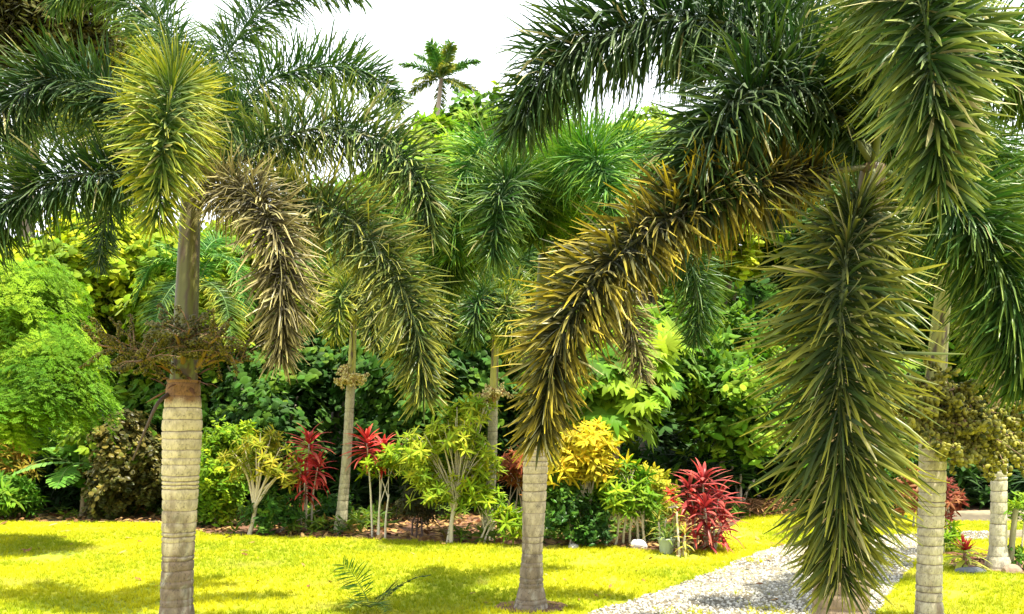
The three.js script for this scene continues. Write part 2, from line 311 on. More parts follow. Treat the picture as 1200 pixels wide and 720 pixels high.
function frond(parent, pts, { L = 0.36, n = 620, pal = 'green', droop = 0.5, w = 0.0128, split = 0, pinnate = false, start = 0.10, rad = 0.016, spread = 1, fade = 1 }) {
  const o = parent.position, C = PAL[pal], b = new Bag(); if (!pinnate) n = Math.round(n * 2.0);
  const cv = b.tube(pts, rad, rad * 0.2, mix(C[1], [0.16, 0.15, 0.05], 0.6), o, 6, 26, C[1]);
  const f = part('frond', b.geo(), M.stem, parent);
  const lb = new Bag(), list = [], N = V(0, 1, 0);
  const steps = 60, fr = [];
  for (let s = 0; s <= steps; s++) { const T = cv.getTangentAt(s / steps); if (s === 0 && Math.abs(T.y) > 0.9) N.set(0, 0, 1); N.addScaledVector(T, -N.dot(T)).normalize(); fr.push([cv.getPointAt(s / steps), T, N.clone(), T.clone().cross(N)]); }
  const tmp = V();
  for (let i = 0; i < n; i++) {
    const t = start + (1 - start) * Math.min(1, (i + rnd()) / n), q = Math.min(steps - 1, Math.floor(t * steps)), [p0, T, NN, B] = fr[q];
    const p = p0.clone().lerp(fr[q + 1][0], t * steps - q);
    const a = pinnate ? (i % 2 ? 1 : -1) * rr(1.25, 1.7) : rr(0, Math.PI * 2);
    const th = (1.32 - 0.42 * t * t + rr(-0.28, 0.22)) * spread;
    const out = NN.clone().multiplyScalar(Math.cos(a)).addScaledVector(B, Math.sin(a));
    const dir = out.clone().multiplyScalar(Math.sin(th)).addScaledVector(T, Math.cos(th));
    const len = L * (0.55 + 0.45 * smooth(start, start + 0.2, t)) * (1 - 0.45 * smooth(0.72, 1, t)) * rr(0.70, 1.15);
    const ac = T.clone().addScaledVector(out.clone().cross(T), rr(-0.9, 0.9));
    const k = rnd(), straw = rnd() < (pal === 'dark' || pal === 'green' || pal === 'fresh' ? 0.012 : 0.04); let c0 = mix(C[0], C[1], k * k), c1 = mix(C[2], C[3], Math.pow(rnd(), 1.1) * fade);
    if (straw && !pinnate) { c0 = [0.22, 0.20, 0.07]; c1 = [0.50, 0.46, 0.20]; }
    dir.add(clumpPoint().multiplyScalar(pinnate ? 0.06 : 0.34)).normalize();
    list.push([p, dir, ac, len * (rnd() < 0.1 ? rr(0.4, 0.8) : 1), w * rr(0.6, 1.15), droop * rr(-0.2, 2.4), c0, c1, (split ? len * (0.6 + Math.max(0, out.z)) : 0)]);
  }
  let own = new Set();
  if (split) own = new Set(list.map((l, i) => [l[8], i]).sort((x, y) => y[0] - x[0]).slice(0, split).map((x) => x[1]));
  const blunt = (t) => (t < 0.02 ? 0.4 : t > 0.98 ? 0.22 : 1);
  list.forEach((l, i) => {
    if (own.has(i)) { const g = new Bag(); g.leaf(l[0], l[1], l[2], l[3], l[4], l[5], l[6], l[7], o, 4, blunt, 0.4); part('leaflet', g.geo(), M.leaflet, f); }
    else lb.leaf(l[0], l[1], l[2], l[3], l[4], l[5], l[6], l[7], o, 3, blunt, 0.4);
  });
  part('leaflets', lb.geo(), M.leaflet, f, true);
  return f;
}
// ringed trunk standing at the thing's base; pts in world space, radii along it, ring spacing in metres
function ringTrunk(parent, pts, radii, { gap = 0.09, pale = [0.57, 0.47, 0.31], old = [0.23, 0.17, 0.12], dark = [0.10, 0.065, 0.04], oldUpTo = 0.45, groove = 0.006, fresh = null } = {}) {
  const o = parent.position, cv = new THREE.CatmullRomCurve3(pts, false, 'centripetal'), len = cv.getLength(), b = new Bag(), sides = 30;
  const rows = []; let s = 0;
  const R = (t) => { const x = t * (radii.length - 1), i = Math.min(radii.length - 2, Math.floor(x)); const u = x - i; return radii[i] + (radii[i + 1] - radii[i]) * (u * u * (3 - 2 * u)); };
  while (s < len) { const g = gap * (rnd() < 0.2 ? rr(0.4, 0.6) : rr(0.7, 1.45)), deep = rr(0.35, 1.15); rows.push([s, 0, 0], [s + g * 0.12, 1, 0], [s + g * 0.5, 1.25, 0], [s + g - 0.014, 1, 0], [s + g - 0.007, -0.6 * deep, deep]); s += g; }
  let prev = null; const ph = rr(0, 50);
  for (const [ss, bulge, ring] of rows) {
    const cur = [];
    for (let k = 0; k <= sides; k++) {
      const a = k / sides * Math.PI * 2, wob = (fbm(Math.cos(a) * 1.5 + ph, Math.sin(a) * 1.5 + Math.floor(ss / gap) * 3.1, 2) - 0.4) * gap * 0.22;
      const t = clamp((ss + wob) / len, 0, 1), p = cv.getPointAt(t), r = R(t) + bulge * groove * 0.6 - ring * groove * 0.6 + (fbm(Math.cos(a) * 2 + ph, ss * 9 + Math.sin(a) * 2, 3) - 0.45) * 0.008;
      const patch = fbm(Math.cos(a) * 3 + ph * 2, Math.sin(a) * 3 + ss * 5, 4), fine = fbm(a * 9 + ph, ss * 40, 3);
      let c = mix(pale, [pale[0] * 0.72, pale[1] * 0.72, pale[2] * 0.68], clamp((fine - 0.35) * 2.4, 0, 1));
      const low = smooth(oldUpTo + 0.18, oldUpTo - 0.22, t + (patch - 0.45) * 0.7);
      c = mix(c, mix(old, [0.42, 0.38, 0.30], smooth(0.5, 0.62, fbm(a * 5, ss * 16 + ph, 3)) * 0.6), low);
      c = mix(c, [0.05, 0.045, 0.03], smooth(0.58, 0.68, fbm(a * 4 + 7 + ph, ss * 7, 3)) * 0.35);
      if (fresh) c = mix(c, mix(fresh, [fresh[0] * 0.5, fresh[1] * 0.5, fresh[2] * 0.5], clamp(fine * 1.6 - 0.3, 0, 1)), smooth(0.90, 0.93, t + (patch - 0.45) * 0.06));
      if (ring) c = mix(c, dark, clamp(0.85 * ring * (1 - 0.5 * low) * (0.6 + patch * 0.9), 0, 1));
      cur.push(b.v(p.x - o.x + Math.cos(a) * r, p.y - o.y, p.z - o.z + Math.sin(a) * r, c, k / sides * 2, ss * 2.2 + ph));
    }
    if (prev) for (let k = 0; k < sides; k++) b.quad(prev[k + 1], prev[k], cur[k], cur[k + 1]);
    prev = cur;
  }
  return part('trunk', b.geo(true), M.ringed, parent);
}
function crownshaft(parent, pts, r0, r1, c0, c1) {
  const b = new Bag(); b.tube(pts, r0, r1, c0, parent.position, 36, 46, c1); const ph = rr(0, 40);
  for (let k = 0; k < b.c.length / 3; k++) { const u = b.uv[k * 2] * 6.283, v = b.uv[k * 2 + 1], x = Math.cos(u), z = Math.sin(u), st = fbm(x * 6 + ph, z * 6 + v * 1.5, 3), sp = smooth(0.52, 0.62, fbm(x * 3 + ph, z * 3 + v * 9 + 5, 4)); for (let j = 0; j < 3; j++) b.c[k * 3 + j] = b.c[k * 3 + j] * (0.55 + st * 1.0) * (1 - sp) + [0.07, 0.045, 0.02][j] * sp; }
  return part('crownshaft', b.geo(), M.shaft, parent);
}
const eggGeo = (() => { const g = new THREE.IcosahedronGeometry(1, 1); g.scale(0.6, 1, 0.6); g.setAttribute('color', new THREE.Float32BufferAttribute(new Array(g.attributes.position.count * 3).fill(1), 3)); return g; })();
// drooping fruit bunch: stalks from `root` to ends, fruits strung round the branchlets
function bunch(parent, root, ends, { fruit = 0.02, per = 120, colors, reach = 0.3, stalk = [0.16, 0.09, 0.04], droop = 0.12, mat = M.fruit, name = 'fruit_bunch' }) {
  const o = parent.position, b = new Bag(), spots = [];
  for (const e of ends) {
    const mid = root.clone().lerp(e, 0.5); mid.y += 0.04;
    const cv = b.tube([root, mid, e], 0.02, 0.008, stalk, o, 6, 6);
    for (let k = 0; k < 16; k++) {
      const s = cv.getPoint(0.3 + 0.7 * rnd()), u = clumpPoint(); u.y = u.y * 0.6 + 0.15; const t = s.clone().addScaledVector(u, reach * rr(0.5, 1.1)); t.y -= droop * rr(0, 1);
      b.tube([s, s.clone().lerp(t, 0.5).add(V(0, 0.03, 0)), t], 0.005, 0.0025, stalk, o, 4, 4);
      for (let j = 0; j < per / 16; j++) { const q = s.clone().lerp(t, Math.pow(rnd(), 0.6)); q.add(clumpPoint().multiplyScalar(fruit * 1.3)); spots.push(q.sub(o)); }
    }
  }
  const stalkMesh = part(name, b.geo(), M.stem, parent);
  scatter('fruits', eggGeo, mat, spots.length, (i, m) => { const q = spots[i]; compose(m, q.x, q.y, q.z, rr(-1.4, 1.4), rr(0, 6), rr(-1.4, 1.4), fruit * rr(0.7, 1.15)); return true; }, () => mix(colors[0], colors[1], rnd()), stalkMesh);
}
const path = (d, list) => list.map((q) => P(q[0], q[1], q[2] ?? d));
function petioles(hub, list) { return [hub, ...list]; }
const SPEC = 'foxtail palms along the drive';

{ // palm left of the lawn
  const base = G(207, 746), d = -base.z;
  const t = thing('foxtail_palm', 'tall foxtail palm with brown hanging frond and ring of dark fruit bunches on lawn', 'palm tree', base, SPEC);
  ringTrunk(t, [base.clone().add(V(0, -0.05, 0)), P(207, 700, d), P(211, 580, d), P(215, 446, d)], [0.15, 0.120, 0.118, 0.126, 0.138, 0.145, 0.12], { oldUpTo: 0.46, gap: 0.075, old: [0.17, 0.12, 0.085], fresh: [0.26, 0.13, 0.06] });
  const hub = P(224, 232, d);
  crownshaft(t, [P(215, 450, d), P(217, 400, d), P(220, 320, d), P(224, 232, d)], 0.105, 0.075, [0.13, 0.15, 0.02], [0.08, 0.065, 0.015]);
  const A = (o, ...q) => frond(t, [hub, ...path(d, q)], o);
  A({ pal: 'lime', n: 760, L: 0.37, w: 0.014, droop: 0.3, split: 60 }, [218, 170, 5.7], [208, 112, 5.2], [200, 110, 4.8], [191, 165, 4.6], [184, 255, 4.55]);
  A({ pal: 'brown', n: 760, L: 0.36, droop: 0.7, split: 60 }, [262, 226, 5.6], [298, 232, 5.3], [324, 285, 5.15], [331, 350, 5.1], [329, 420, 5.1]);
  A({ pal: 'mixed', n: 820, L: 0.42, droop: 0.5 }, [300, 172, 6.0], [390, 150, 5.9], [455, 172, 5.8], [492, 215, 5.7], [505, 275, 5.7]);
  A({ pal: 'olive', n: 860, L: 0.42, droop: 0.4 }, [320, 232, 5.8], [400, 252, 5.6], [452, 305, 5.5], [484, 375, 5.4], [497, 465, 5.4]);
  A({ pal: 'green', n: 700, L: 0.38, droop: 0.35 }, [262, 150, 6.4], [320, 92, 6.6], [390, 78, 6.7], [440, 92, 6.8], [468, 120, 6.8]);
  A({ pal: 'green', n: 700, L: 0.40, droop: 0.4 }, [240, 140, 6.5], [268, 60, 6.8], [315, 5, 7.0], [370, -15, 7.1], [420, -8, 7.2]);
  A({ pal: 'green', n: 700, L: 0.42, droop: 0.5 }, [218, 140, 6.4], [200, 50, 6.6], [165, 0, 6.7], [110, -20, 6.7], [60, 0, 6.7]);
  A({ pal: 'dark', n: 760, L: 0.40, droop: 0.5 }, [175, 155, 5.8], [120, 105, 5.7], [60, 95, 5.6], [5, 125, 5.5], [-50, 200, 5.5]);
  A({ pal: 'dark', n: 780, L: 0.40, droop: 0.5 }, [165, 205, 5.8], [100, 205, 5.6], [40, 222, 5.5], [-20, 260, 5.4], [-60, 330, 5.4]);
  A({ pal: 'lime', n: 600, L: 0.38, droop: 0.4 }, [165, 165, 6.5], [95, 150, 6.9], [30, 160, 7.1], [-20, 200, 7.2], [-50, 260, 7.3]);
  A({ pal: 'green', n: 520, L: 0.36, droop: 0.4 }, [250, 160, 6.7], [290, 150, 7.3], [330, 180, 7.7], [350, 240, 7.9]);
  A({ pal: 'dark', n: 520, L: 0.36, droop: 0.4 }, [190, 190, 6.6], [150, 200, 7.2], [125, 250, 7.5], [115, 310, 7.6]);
  const C = [[0.012, 0.015, 0.003], [0.14, 0.12, 0.02]];
  bunch(t, P(200, 430, d - 0.1), [P(115, 405, 5.8), P(140, 412, 5.5), P(160, 425, 5.3)], { fruit: 0.011, per: 800, colors: C, reach: 0.42, droop: 0.0 });
  bunch(t, P(232, 430, d - 0.1), [P(270, 415, 5.6), P(255, 395, 5.4), P(285, 425, 6.1)], { fruit: 0.011, per: 620, colors: C, reach: 0.34, droop: 0.0 });
  bunch(t, P(214, 425, d - 0.14), [P(222, 385, 5.5), P(205, 392, 5.4)], { fruit: 0.014, per: 520, colors: [[0.04, 0.045, 0.015], [0.12, 0.11, 0.04]], reach: 0.32, droop: -0.06 });
  { const b = new Bag(); b.tube([P(197, 462, d - 0.08), P(184, 474, 5.8), P(172, 500, 5.75), P(155, 540, 5.75)], 0.018, 0.006, [0.06, 0.035, 0.02], base, 7, 10); part('dead_stalk', b.geo(), M.stem, t); }
  { const b = new Bag(); for (let k = 0; k < 20; k++) { const a = rr(0, 6.28), r = rr(0.10, 0.125); b.leaf(P(214, rr(440, 462), d).add(V(Math.cos(a) * r, 0, Math.sin(a) * r)), V(Math.cos(a) * 0.7, rr(-0.4, 1), Math.sin(a) * 0.7), V(-Math.sin(a), rr(-0.4, 0.4), Math.cos(a)), rr(0.06, 0.2), rr(0.015, 0.05), rr(0.3, 1.8), mix([0.07, 0.035, 0.02], [0.18, 0.08, 0.04], rnd()), [0.24, 0.13, 0.07], base, 3, lance, 0.5); } part('leaf_sheath', b.geo(), M.dry, t, true); }
}
{ // palm in the middle of the lawn edge
  const base = G(622, 713), d = -base.z;
  const t = thing('foxtail_palm', 'foxtail palm with swollen grey foot and green crown where lawn meets gravel drive', 'palm tree', base, SPEC);
  ringTrunk(t, [base.clone().add(V(0, -0.05, 0)), P(623, 670, d), P(626, 590, d), P(629, 500, d)], [0.165, 0.108, 0.093, 0.10, 0.108, 0.112, 0.095], { oldUpTo: 0.46, gap: 0.08, old: [0.20, 0.15, 0.10] });
  const hub = P(638, 300, d);
  crownshaft(t, [P(629, 503, d), P(630, 460, d), P(634, 380, d), P(638, 300, d)], 0.092, 0.055, [0.22, 0.24, 0.06], [0.12, 0.15, 0.03]);
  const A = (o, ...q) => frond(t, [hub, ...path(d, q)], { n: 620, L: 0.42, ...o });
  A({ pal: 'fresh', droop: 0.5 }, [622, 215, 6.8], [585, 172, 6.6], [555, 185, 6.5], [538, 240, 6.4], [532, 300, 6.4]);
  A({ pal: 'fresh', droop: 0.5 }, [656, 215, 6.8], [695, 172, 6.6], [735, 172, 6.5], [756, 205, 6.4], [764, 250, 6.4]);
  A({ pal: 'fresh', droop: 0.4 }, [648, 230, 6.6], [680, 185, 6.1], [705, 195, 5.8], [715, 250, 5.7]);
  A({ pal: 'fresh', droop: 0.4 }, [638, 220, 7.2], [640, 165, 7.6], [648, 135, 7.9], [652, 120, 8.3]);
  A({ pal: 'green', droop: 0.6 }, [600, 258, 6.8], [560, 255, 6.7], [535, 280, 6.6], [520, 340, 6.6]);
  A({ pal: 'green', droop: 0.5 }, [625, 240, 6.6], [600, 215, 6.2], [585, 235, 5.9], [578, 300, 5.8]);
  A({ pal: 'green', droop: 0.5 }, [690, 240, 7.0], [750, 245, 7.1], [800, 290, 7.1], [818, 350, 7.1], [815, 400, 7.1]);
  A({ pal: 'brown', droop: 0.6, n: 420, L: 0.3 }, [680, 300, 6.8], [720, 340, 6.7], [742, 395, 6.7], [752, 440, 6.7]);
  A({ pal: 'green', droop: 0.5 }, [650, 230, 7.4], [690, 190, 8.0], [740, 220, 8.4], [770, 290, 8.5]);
}
{ // palm closest to the drive
  const d = 4.0, base = P(984, 870, d); base.y = 0;
  const t = thing('foxtail_palm', 'large foxtail palm with bottlebrush frond hanging straight down its trunk beside the gravel', 'palm tree', base, SPEC);
  ringTrunk(t, [base.clone().add(V(0, -0.05, 0)), P(984, 760, d), P(988, 620, d), P(1000, 420, d)], [0.19, 0.145, 0.135, 0.135, 0.14, 0.145, 0.12], { oldUpTo: 0.5, gap: 0.085, pale: [0.40, 0.27, 0.15] });
  const hub = P(1024, 195, d);
  crownshaft(t, [P(1000, 424, d), P(1006, 350, d), P(1015, 260, d), hub], 0.115, 0.06, [0.18, 0.17, 0.05], [0.12, 0.08, 0.03]);
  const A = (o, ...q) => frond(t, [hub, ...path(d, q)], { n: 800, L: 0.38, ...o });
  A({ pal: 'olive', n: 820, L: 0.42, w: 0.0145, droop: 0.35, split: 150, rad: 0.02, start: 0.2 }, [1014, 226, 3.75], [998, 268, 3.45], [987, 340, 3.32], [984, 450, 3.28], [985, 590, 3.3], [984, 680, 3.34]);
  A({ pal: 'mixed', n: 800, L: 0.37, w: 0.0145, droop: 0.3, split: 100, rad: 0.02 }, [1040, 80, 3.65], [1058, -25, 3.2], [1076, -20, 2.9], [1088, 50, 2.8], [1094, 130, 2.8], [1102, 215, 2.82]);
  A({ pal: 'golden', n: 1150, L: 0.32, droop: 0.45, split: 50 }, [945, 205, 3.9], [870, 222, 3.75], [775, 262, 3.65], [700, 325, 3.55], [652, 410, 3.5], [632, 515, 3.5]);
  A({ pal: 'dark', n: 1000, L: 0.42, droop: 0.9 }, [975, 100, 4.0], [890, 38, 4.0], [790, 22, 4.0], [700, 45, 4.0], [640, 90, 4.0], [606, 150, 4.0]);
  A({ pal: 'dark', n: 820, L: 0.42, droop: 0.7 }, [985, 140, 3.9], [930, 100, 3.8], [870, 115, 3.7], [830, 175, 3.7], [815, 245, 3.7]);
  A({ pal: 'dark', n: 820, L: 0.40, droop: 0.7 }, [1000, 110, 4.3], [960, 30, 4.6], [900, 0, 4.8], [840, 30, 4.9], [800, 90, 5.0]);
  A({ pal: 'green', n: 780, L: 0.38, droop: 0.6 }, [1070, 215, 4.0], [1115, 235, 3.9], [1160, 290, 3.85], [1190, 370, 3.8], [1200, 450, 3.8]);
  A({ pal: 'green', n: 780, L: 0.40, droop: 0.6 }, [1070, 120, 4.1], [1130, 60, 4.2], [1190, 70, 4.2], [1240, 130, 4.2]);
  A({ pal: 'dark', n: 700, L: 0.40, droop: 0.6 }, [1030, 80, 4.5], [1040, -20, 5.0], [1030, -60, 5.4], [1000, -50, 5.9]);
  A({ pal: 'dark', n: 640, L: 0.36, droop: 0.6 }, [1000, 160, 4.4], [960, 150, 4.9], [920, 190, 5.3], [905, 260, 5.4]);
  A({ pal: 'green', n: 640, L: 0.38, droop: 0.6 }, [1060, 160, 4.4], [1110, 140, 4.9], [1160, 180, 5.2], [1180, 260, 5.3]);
}
{ // palm with the olive fruit bunches
  const d = 6.4, base = P(1090, 735, d); base.y = 0;
  const t = thing('foxtail_palm', 'foxtail palm on grass beyond the drive with large clusters of olive egg-shaped fruit', 'palm tree', base, SPEC);
  ringTrunk(t, [base.clone().add(V(0, -0.05, 0)), P(1089, 690, d), P(1092, 590, d), P(1095, 470, d)], [0.125, 0.097, 0.093, 0.097, 0.10, 0.105, 0.095], { oldUpTo: 0.12, gap: 0.07, pale: [0.50, 0.44, 0.31] });
  const hub = P(1110, 300, d);
  crownshaft(t, [P(1095, 474, d), P(1098, 430, d), P(1103, 370, d), hub], 0.09, 0.055, [0.30, 0.29, 0.07], [0.24, 0.24, 0.05]);
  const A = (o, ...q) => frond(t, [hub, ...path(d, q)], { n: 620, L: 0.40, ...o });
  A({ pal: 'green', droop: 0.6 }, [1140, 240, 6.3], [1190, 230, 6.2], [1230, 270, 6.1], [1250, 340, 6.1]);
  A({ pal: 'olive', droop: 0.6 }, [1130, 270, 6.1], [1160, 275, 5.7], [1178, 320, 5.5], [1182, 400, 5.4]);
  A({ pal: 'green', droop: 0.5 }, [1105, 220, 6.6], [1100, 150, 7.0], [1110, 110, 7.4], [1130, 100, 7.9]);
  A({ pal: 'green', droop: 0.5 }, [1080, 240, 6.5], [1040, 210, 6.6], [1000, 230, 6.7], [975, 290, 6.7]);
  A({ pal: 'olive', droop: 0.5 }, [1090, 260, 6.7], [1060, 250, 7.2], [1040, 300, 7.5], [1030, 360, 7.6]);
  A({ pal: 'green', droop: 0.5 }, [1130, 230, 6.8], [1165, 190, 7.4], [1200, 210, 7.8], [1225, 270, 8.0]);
  const C = [[0.03, 0.04, 0.006], [0.30, 0.27, 0.04]];
  bunch(t, P(1085, 472, d - 0.12), [P(1055, 490, 5.9), P(1075, 520, 5.7), P(1062, 462, 6.0)], { fruit: 0.023, per: 620, colors: C, reach: 0.48, droop: 0.2 });
  bunch(t, P(1105, 472, d - 0.12), [P(1135, 500, 5.7), P(1165, 520, 5.8), P(1150, 545, 5.7)], { fruit: 0.023, per: 620, colors: C, reach: 0.5, droop: 0.26 });
  bunch(t, P(1108, 470, d), [P(1185, 500, 6.2), P(1190, 535, 6.1), P(1125, 455, 5.9)], { fruit: 0.023, per: 620, colors: C, reach: 0.5, droop: 0.22 });
}
{ // palm further back on the right
  const base = G(1170, 668), d = -base.z;
  const t = thing('foxtail_palm', 'slim pale-trunked foxtail palm rising from a soil bed with a bromeliad beside it', 'palm tree', base, SPEC);
  ringTrunk(t, [base.clone().add(V(0, -0.05, 0)), P(1170, 640, d), P(1171, 560, d), P(1170, 470, d)], [0.15, 0.09, 0.083, 0.083, 0.088, 0.092, 0.085], { oldUpTo: 0.05, gap: 0.1, pale: [0.52, 0.46, 0.33] });
  const hub = P(1172, 330, d);
  crownshaft(t, [P(1170, 474, d), P(1170, 440, d), P(1171, 380, d), hub], 0.10, 0.055, [0.26, 0.16, 0.07], [0.20, 0.19, 0.05]);
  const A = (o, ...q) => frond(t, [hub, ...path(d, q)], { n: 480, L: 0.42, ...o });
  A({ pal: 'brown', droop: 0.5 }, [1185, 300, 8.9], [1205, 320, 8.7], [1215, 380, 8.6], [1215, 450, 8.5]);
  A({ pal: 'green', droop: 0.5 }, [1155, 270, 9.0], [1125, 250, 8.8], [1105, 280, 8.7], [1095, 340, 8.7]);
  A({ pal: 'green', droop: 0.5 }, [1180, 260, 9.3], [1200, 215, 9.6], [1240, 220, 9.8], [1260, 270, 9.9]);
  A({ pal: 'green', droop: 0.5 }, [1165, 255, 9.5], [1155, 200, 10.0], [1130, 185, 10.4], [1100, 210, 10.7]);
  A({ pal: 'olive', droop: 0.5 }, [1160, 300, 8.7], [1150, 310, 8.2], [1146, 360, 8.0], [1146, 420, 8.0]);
}
function slimPalm(label, basePx, top, hubPx, fr, opts = {}) {
  const base = G(...basePx), d = -base.z, t = thing('slim_palm', label, 'palm tree', base, 'slender palms in the planting bed');
  ringTrunk(t, [base.clone().add(V(0, -0.05, 0)), base.clone().lerp(P(...top, d), 0.5).add(V(0.02, 0, 0)), P(...top, d)], [0.105, 0.085, 0.075, 0.072, 0.07], { oldUpTo: -0.4, gap: 0.13, pale: opts.pale ?? [0.36, 0.33, 0.20], groove: 0.004 });
  const hub = P(...hubPx, d);
  crownshaft(t, [P(top[0], top[1] + 3, d), P(...top, d).lerp(hub, 0.5), hub], 0.07, 0.045, [0.36, 0.33, 0.05], [0.24, 0.26, 0.05]);
  for (const [o, ...q] of fr) frond(t, [hub, ...q.map(([x, y, dz]) => P(x, y, d + dz))], { n: 330, L: 0.42, w: 0.022, droop: 0.6, ...o });
  if (opts.flower) bunch(t, P(top[0], top[1], d - 0.06), opts.flower.map(([x, y, dz]) => P(x, y, d + dz)), { fruit: 0.022, per: 130, colors: [[0.30, 0.25, 0.08], [0.55, 0.48, 0.22]], reach: 0.2, droop: 0.12, stalk: [0.45, 0.25, 0.08], name: 'flower_spray' });
  return t;
}
slimPalm('slender palm with cream flower spray and mottled trunk behind the red ti plants', [398, 625], [411, 450], [416, 345], [
  [{ pal: 'lime' }, [395, 325, -0.3], [370, 340, -0.5], [355, 380, -0.6]], [{ pal: 'lime' }, [408, 335, -0.6], [398, 350, -1.0], [392, 395, -1.1]], [{ pal: 'olive' }, [430, 320, -0.2], [455, 335, -0.3], [470, 375, -0.3]],
  [{ pal: 'green' }, [405, 300, 0.3], [380, 270, 0.6], [350, 280, 0.9]], [{ pal: 'green' }, [428, 300, 0.3], [450, 272, 0.6], [480, 285, 0.8]], [{ pal: 'olive' }, [424, 345, -0.6], [436, 365, -0.9], [440, 405, -1.0]]],
  { flower: [[398, 446, -0.25], [424, 442, -0.25], [412, 440, -0.4], [402, 430, -0.1]] });
slimPalm('slender palm with pinkish flower spray behind the lime green shrub', [571, 632], [578, 470], [582, 365], [
  [{ pal: 'olive' }, [560, 340, -0.2], [535, 350, -0.3], [520, 395, -0.4]], [{ pal: 'green' }, [572, 345, -0.5], [560, 355, -0.9], [553, 400, -1.0]], [{ pal: 'lime' }, [600, 340, -0.2], [622, 352, -0.3], [634, 395, -0.3]],
  [{ pal: 'green' }, [570, 320, 0.3], [545, 300, 0.6], [515, 315, 0.8]], [{ pal: 'lime' }, [588, 355, -0.6], [598, 372, -0.9], [602, 415, -1.0]], [{ pal: 'green' }, [596, 320, 0.3], [620, 300, 0.6], [650, 315, 0.8]]],
  { flower: [[563, 462, -0.25], [590, 458, -0.25], [577, 455, -0.4]] });
slimPalm('young palm with broad light green fronds behind the dark fruit bunches of brown-fronded palm', [222, 604], [226, 430], [226, 350], [
  [{ pal: 'fresh', pinnate: true, L: 0.5 }, [205, 310, -0.3], [180, 310, -0.5], [160, 350, -0.6]], [{ pal: 'fresh', pinnate: true, L: 0.5 }, [250, 300, -0.3], [275, 310, -0.5], [288, 370, -0.6]], [{ pal: 'lime', pinnate: true, L: 0.5 }, [240, 330, -0.6], [262, 350, -1.0], [272, 400, -1.2]],
  [{ pal: 'fresh', pinnate: true, L: 0.5 }, [215, 300, 0.4], [195, 285, 0.7], [170, 300, 0.9]], [{ pal: 'green', pinnate: true, L: 0.5 }, [212, 330, -0.6], [192, 350, -1.0], [178, 395, -1.2]], [{ pal: 'fresh', pinnate: true, L: 0.5 }, [240, 295, 0.4], [258, 280, 0.7], [280, 290, 0.9]]]);
{ // coconut palm on the slope
  const d = 58, top = P(517, 92, d), base = V(top.x - 0.9, 8.5, top.z);
  const t = thing('coconut_palm', 'distant coconut palm standing above the treetops against white sky', 'palm tree', base);
  const b = new Bag(); b.tube([base.clone().add(V(0, -1, 0)), base.clone().lerp(top, 0.5).add(V(-0.5, 0, 0)), top], 0.24, 0.15, [0.30, 0.24, 0.17], base, 8, 10); part('trunk', b.geo(), M.bark, t);
  for (let k = 0; k < 17; k++) {
    const a = k * 2.399, el = 1.35 - k * 0.115, R = rr(2.7, 3.3), h = V(Math.cos(a), 0, Math.sin(a)), at = (u, sag) => top.clone().addScaledVector(h, R * u * Math.cos(el)).add(V(0, R * u * Math.sin(el) - sag, 0));
    frond(t, [top, at(0.35, -0.05), at(0.7, 0.1), at(1.0, 0.5)], { pal: k > 11 ? 'lime' : k % 4 === 3 ? 'lime' : 'fresh', pinnate: true, n: 170, L: 0.85, w: 0.075, droop: 0.7, rad: 0.045, spread: 0.72 });
  }
}
{ // seedling palm in the lawn
  const base = G(434, 716), d = -base.z;
  const t = thing('palm_seedling', 'small palm seedling with a few arching fronds growing in the open lawn', 'seedling', base);
  const s = base.clone().add(V(0, 0.03, 0));
  const S = (o, ...q) => frond(t, [s, ...q.map((k) => P(k[0], k[1], k[2] ?? d))], { pinnate: true, n: 46, L: 0.19, w: 0.012, droop: 0.2, rad: 0.006, start: 0.2, ...o });
  S({ pal: 'fresh' }, [429, 700], [417, 678, 6.95], [402, 662, 6.9]);
  S({ pal: 'lime' }, [445, 700], [455, 694, 6.9], [462, 692, 6.85]);
  S({ pal: 'dark', L: 0.06, n: 60, w: 0.016 }, [452, 700, 6.9], [470, 686, 6.85], [486, 678, 6.8], [505, 674, 6.75]);
  S({ pal: 'lime', L: 0.15 }, [425, 708, 6.8], [416, 706, 6.7], [408, 712, 6.6]);
  S({ pal: 'lime', L: 0.15 }, [440, 708, 6.7], [446, 708, 6.6], [454, 716, 6.5]);
}

// ------------------------------------------------------------------ trees behind the garden
const K = {
  bright: [[0.050, 0.140, 0.005], [0.150, 0.280, 0.008], [0.310, 0.420, 0.012]],
  yellow: [[0.090, 0.180, 0.004], [0.230, 0.340, 0.005], [0.430, 0.480, 0.008]],
  mid: [[0.025, 0.090, 0.006], [0.085, 0.200, 0.008], [0.200, 0.320, 0.012]],
  deep: [[0.014, 0.052, 0.006], [0.040, 0.120, 0.008], [0.110, 0.220, 0.012]],
  olive: [[0.030, 0.036, 0.006], [0.080, 0.080, 0.012], [0.180, 0.165, 0.025]],
};
const BARK = [0.16, 0.13, 0.09], PALE = [0.46, 0.40, 0.29];
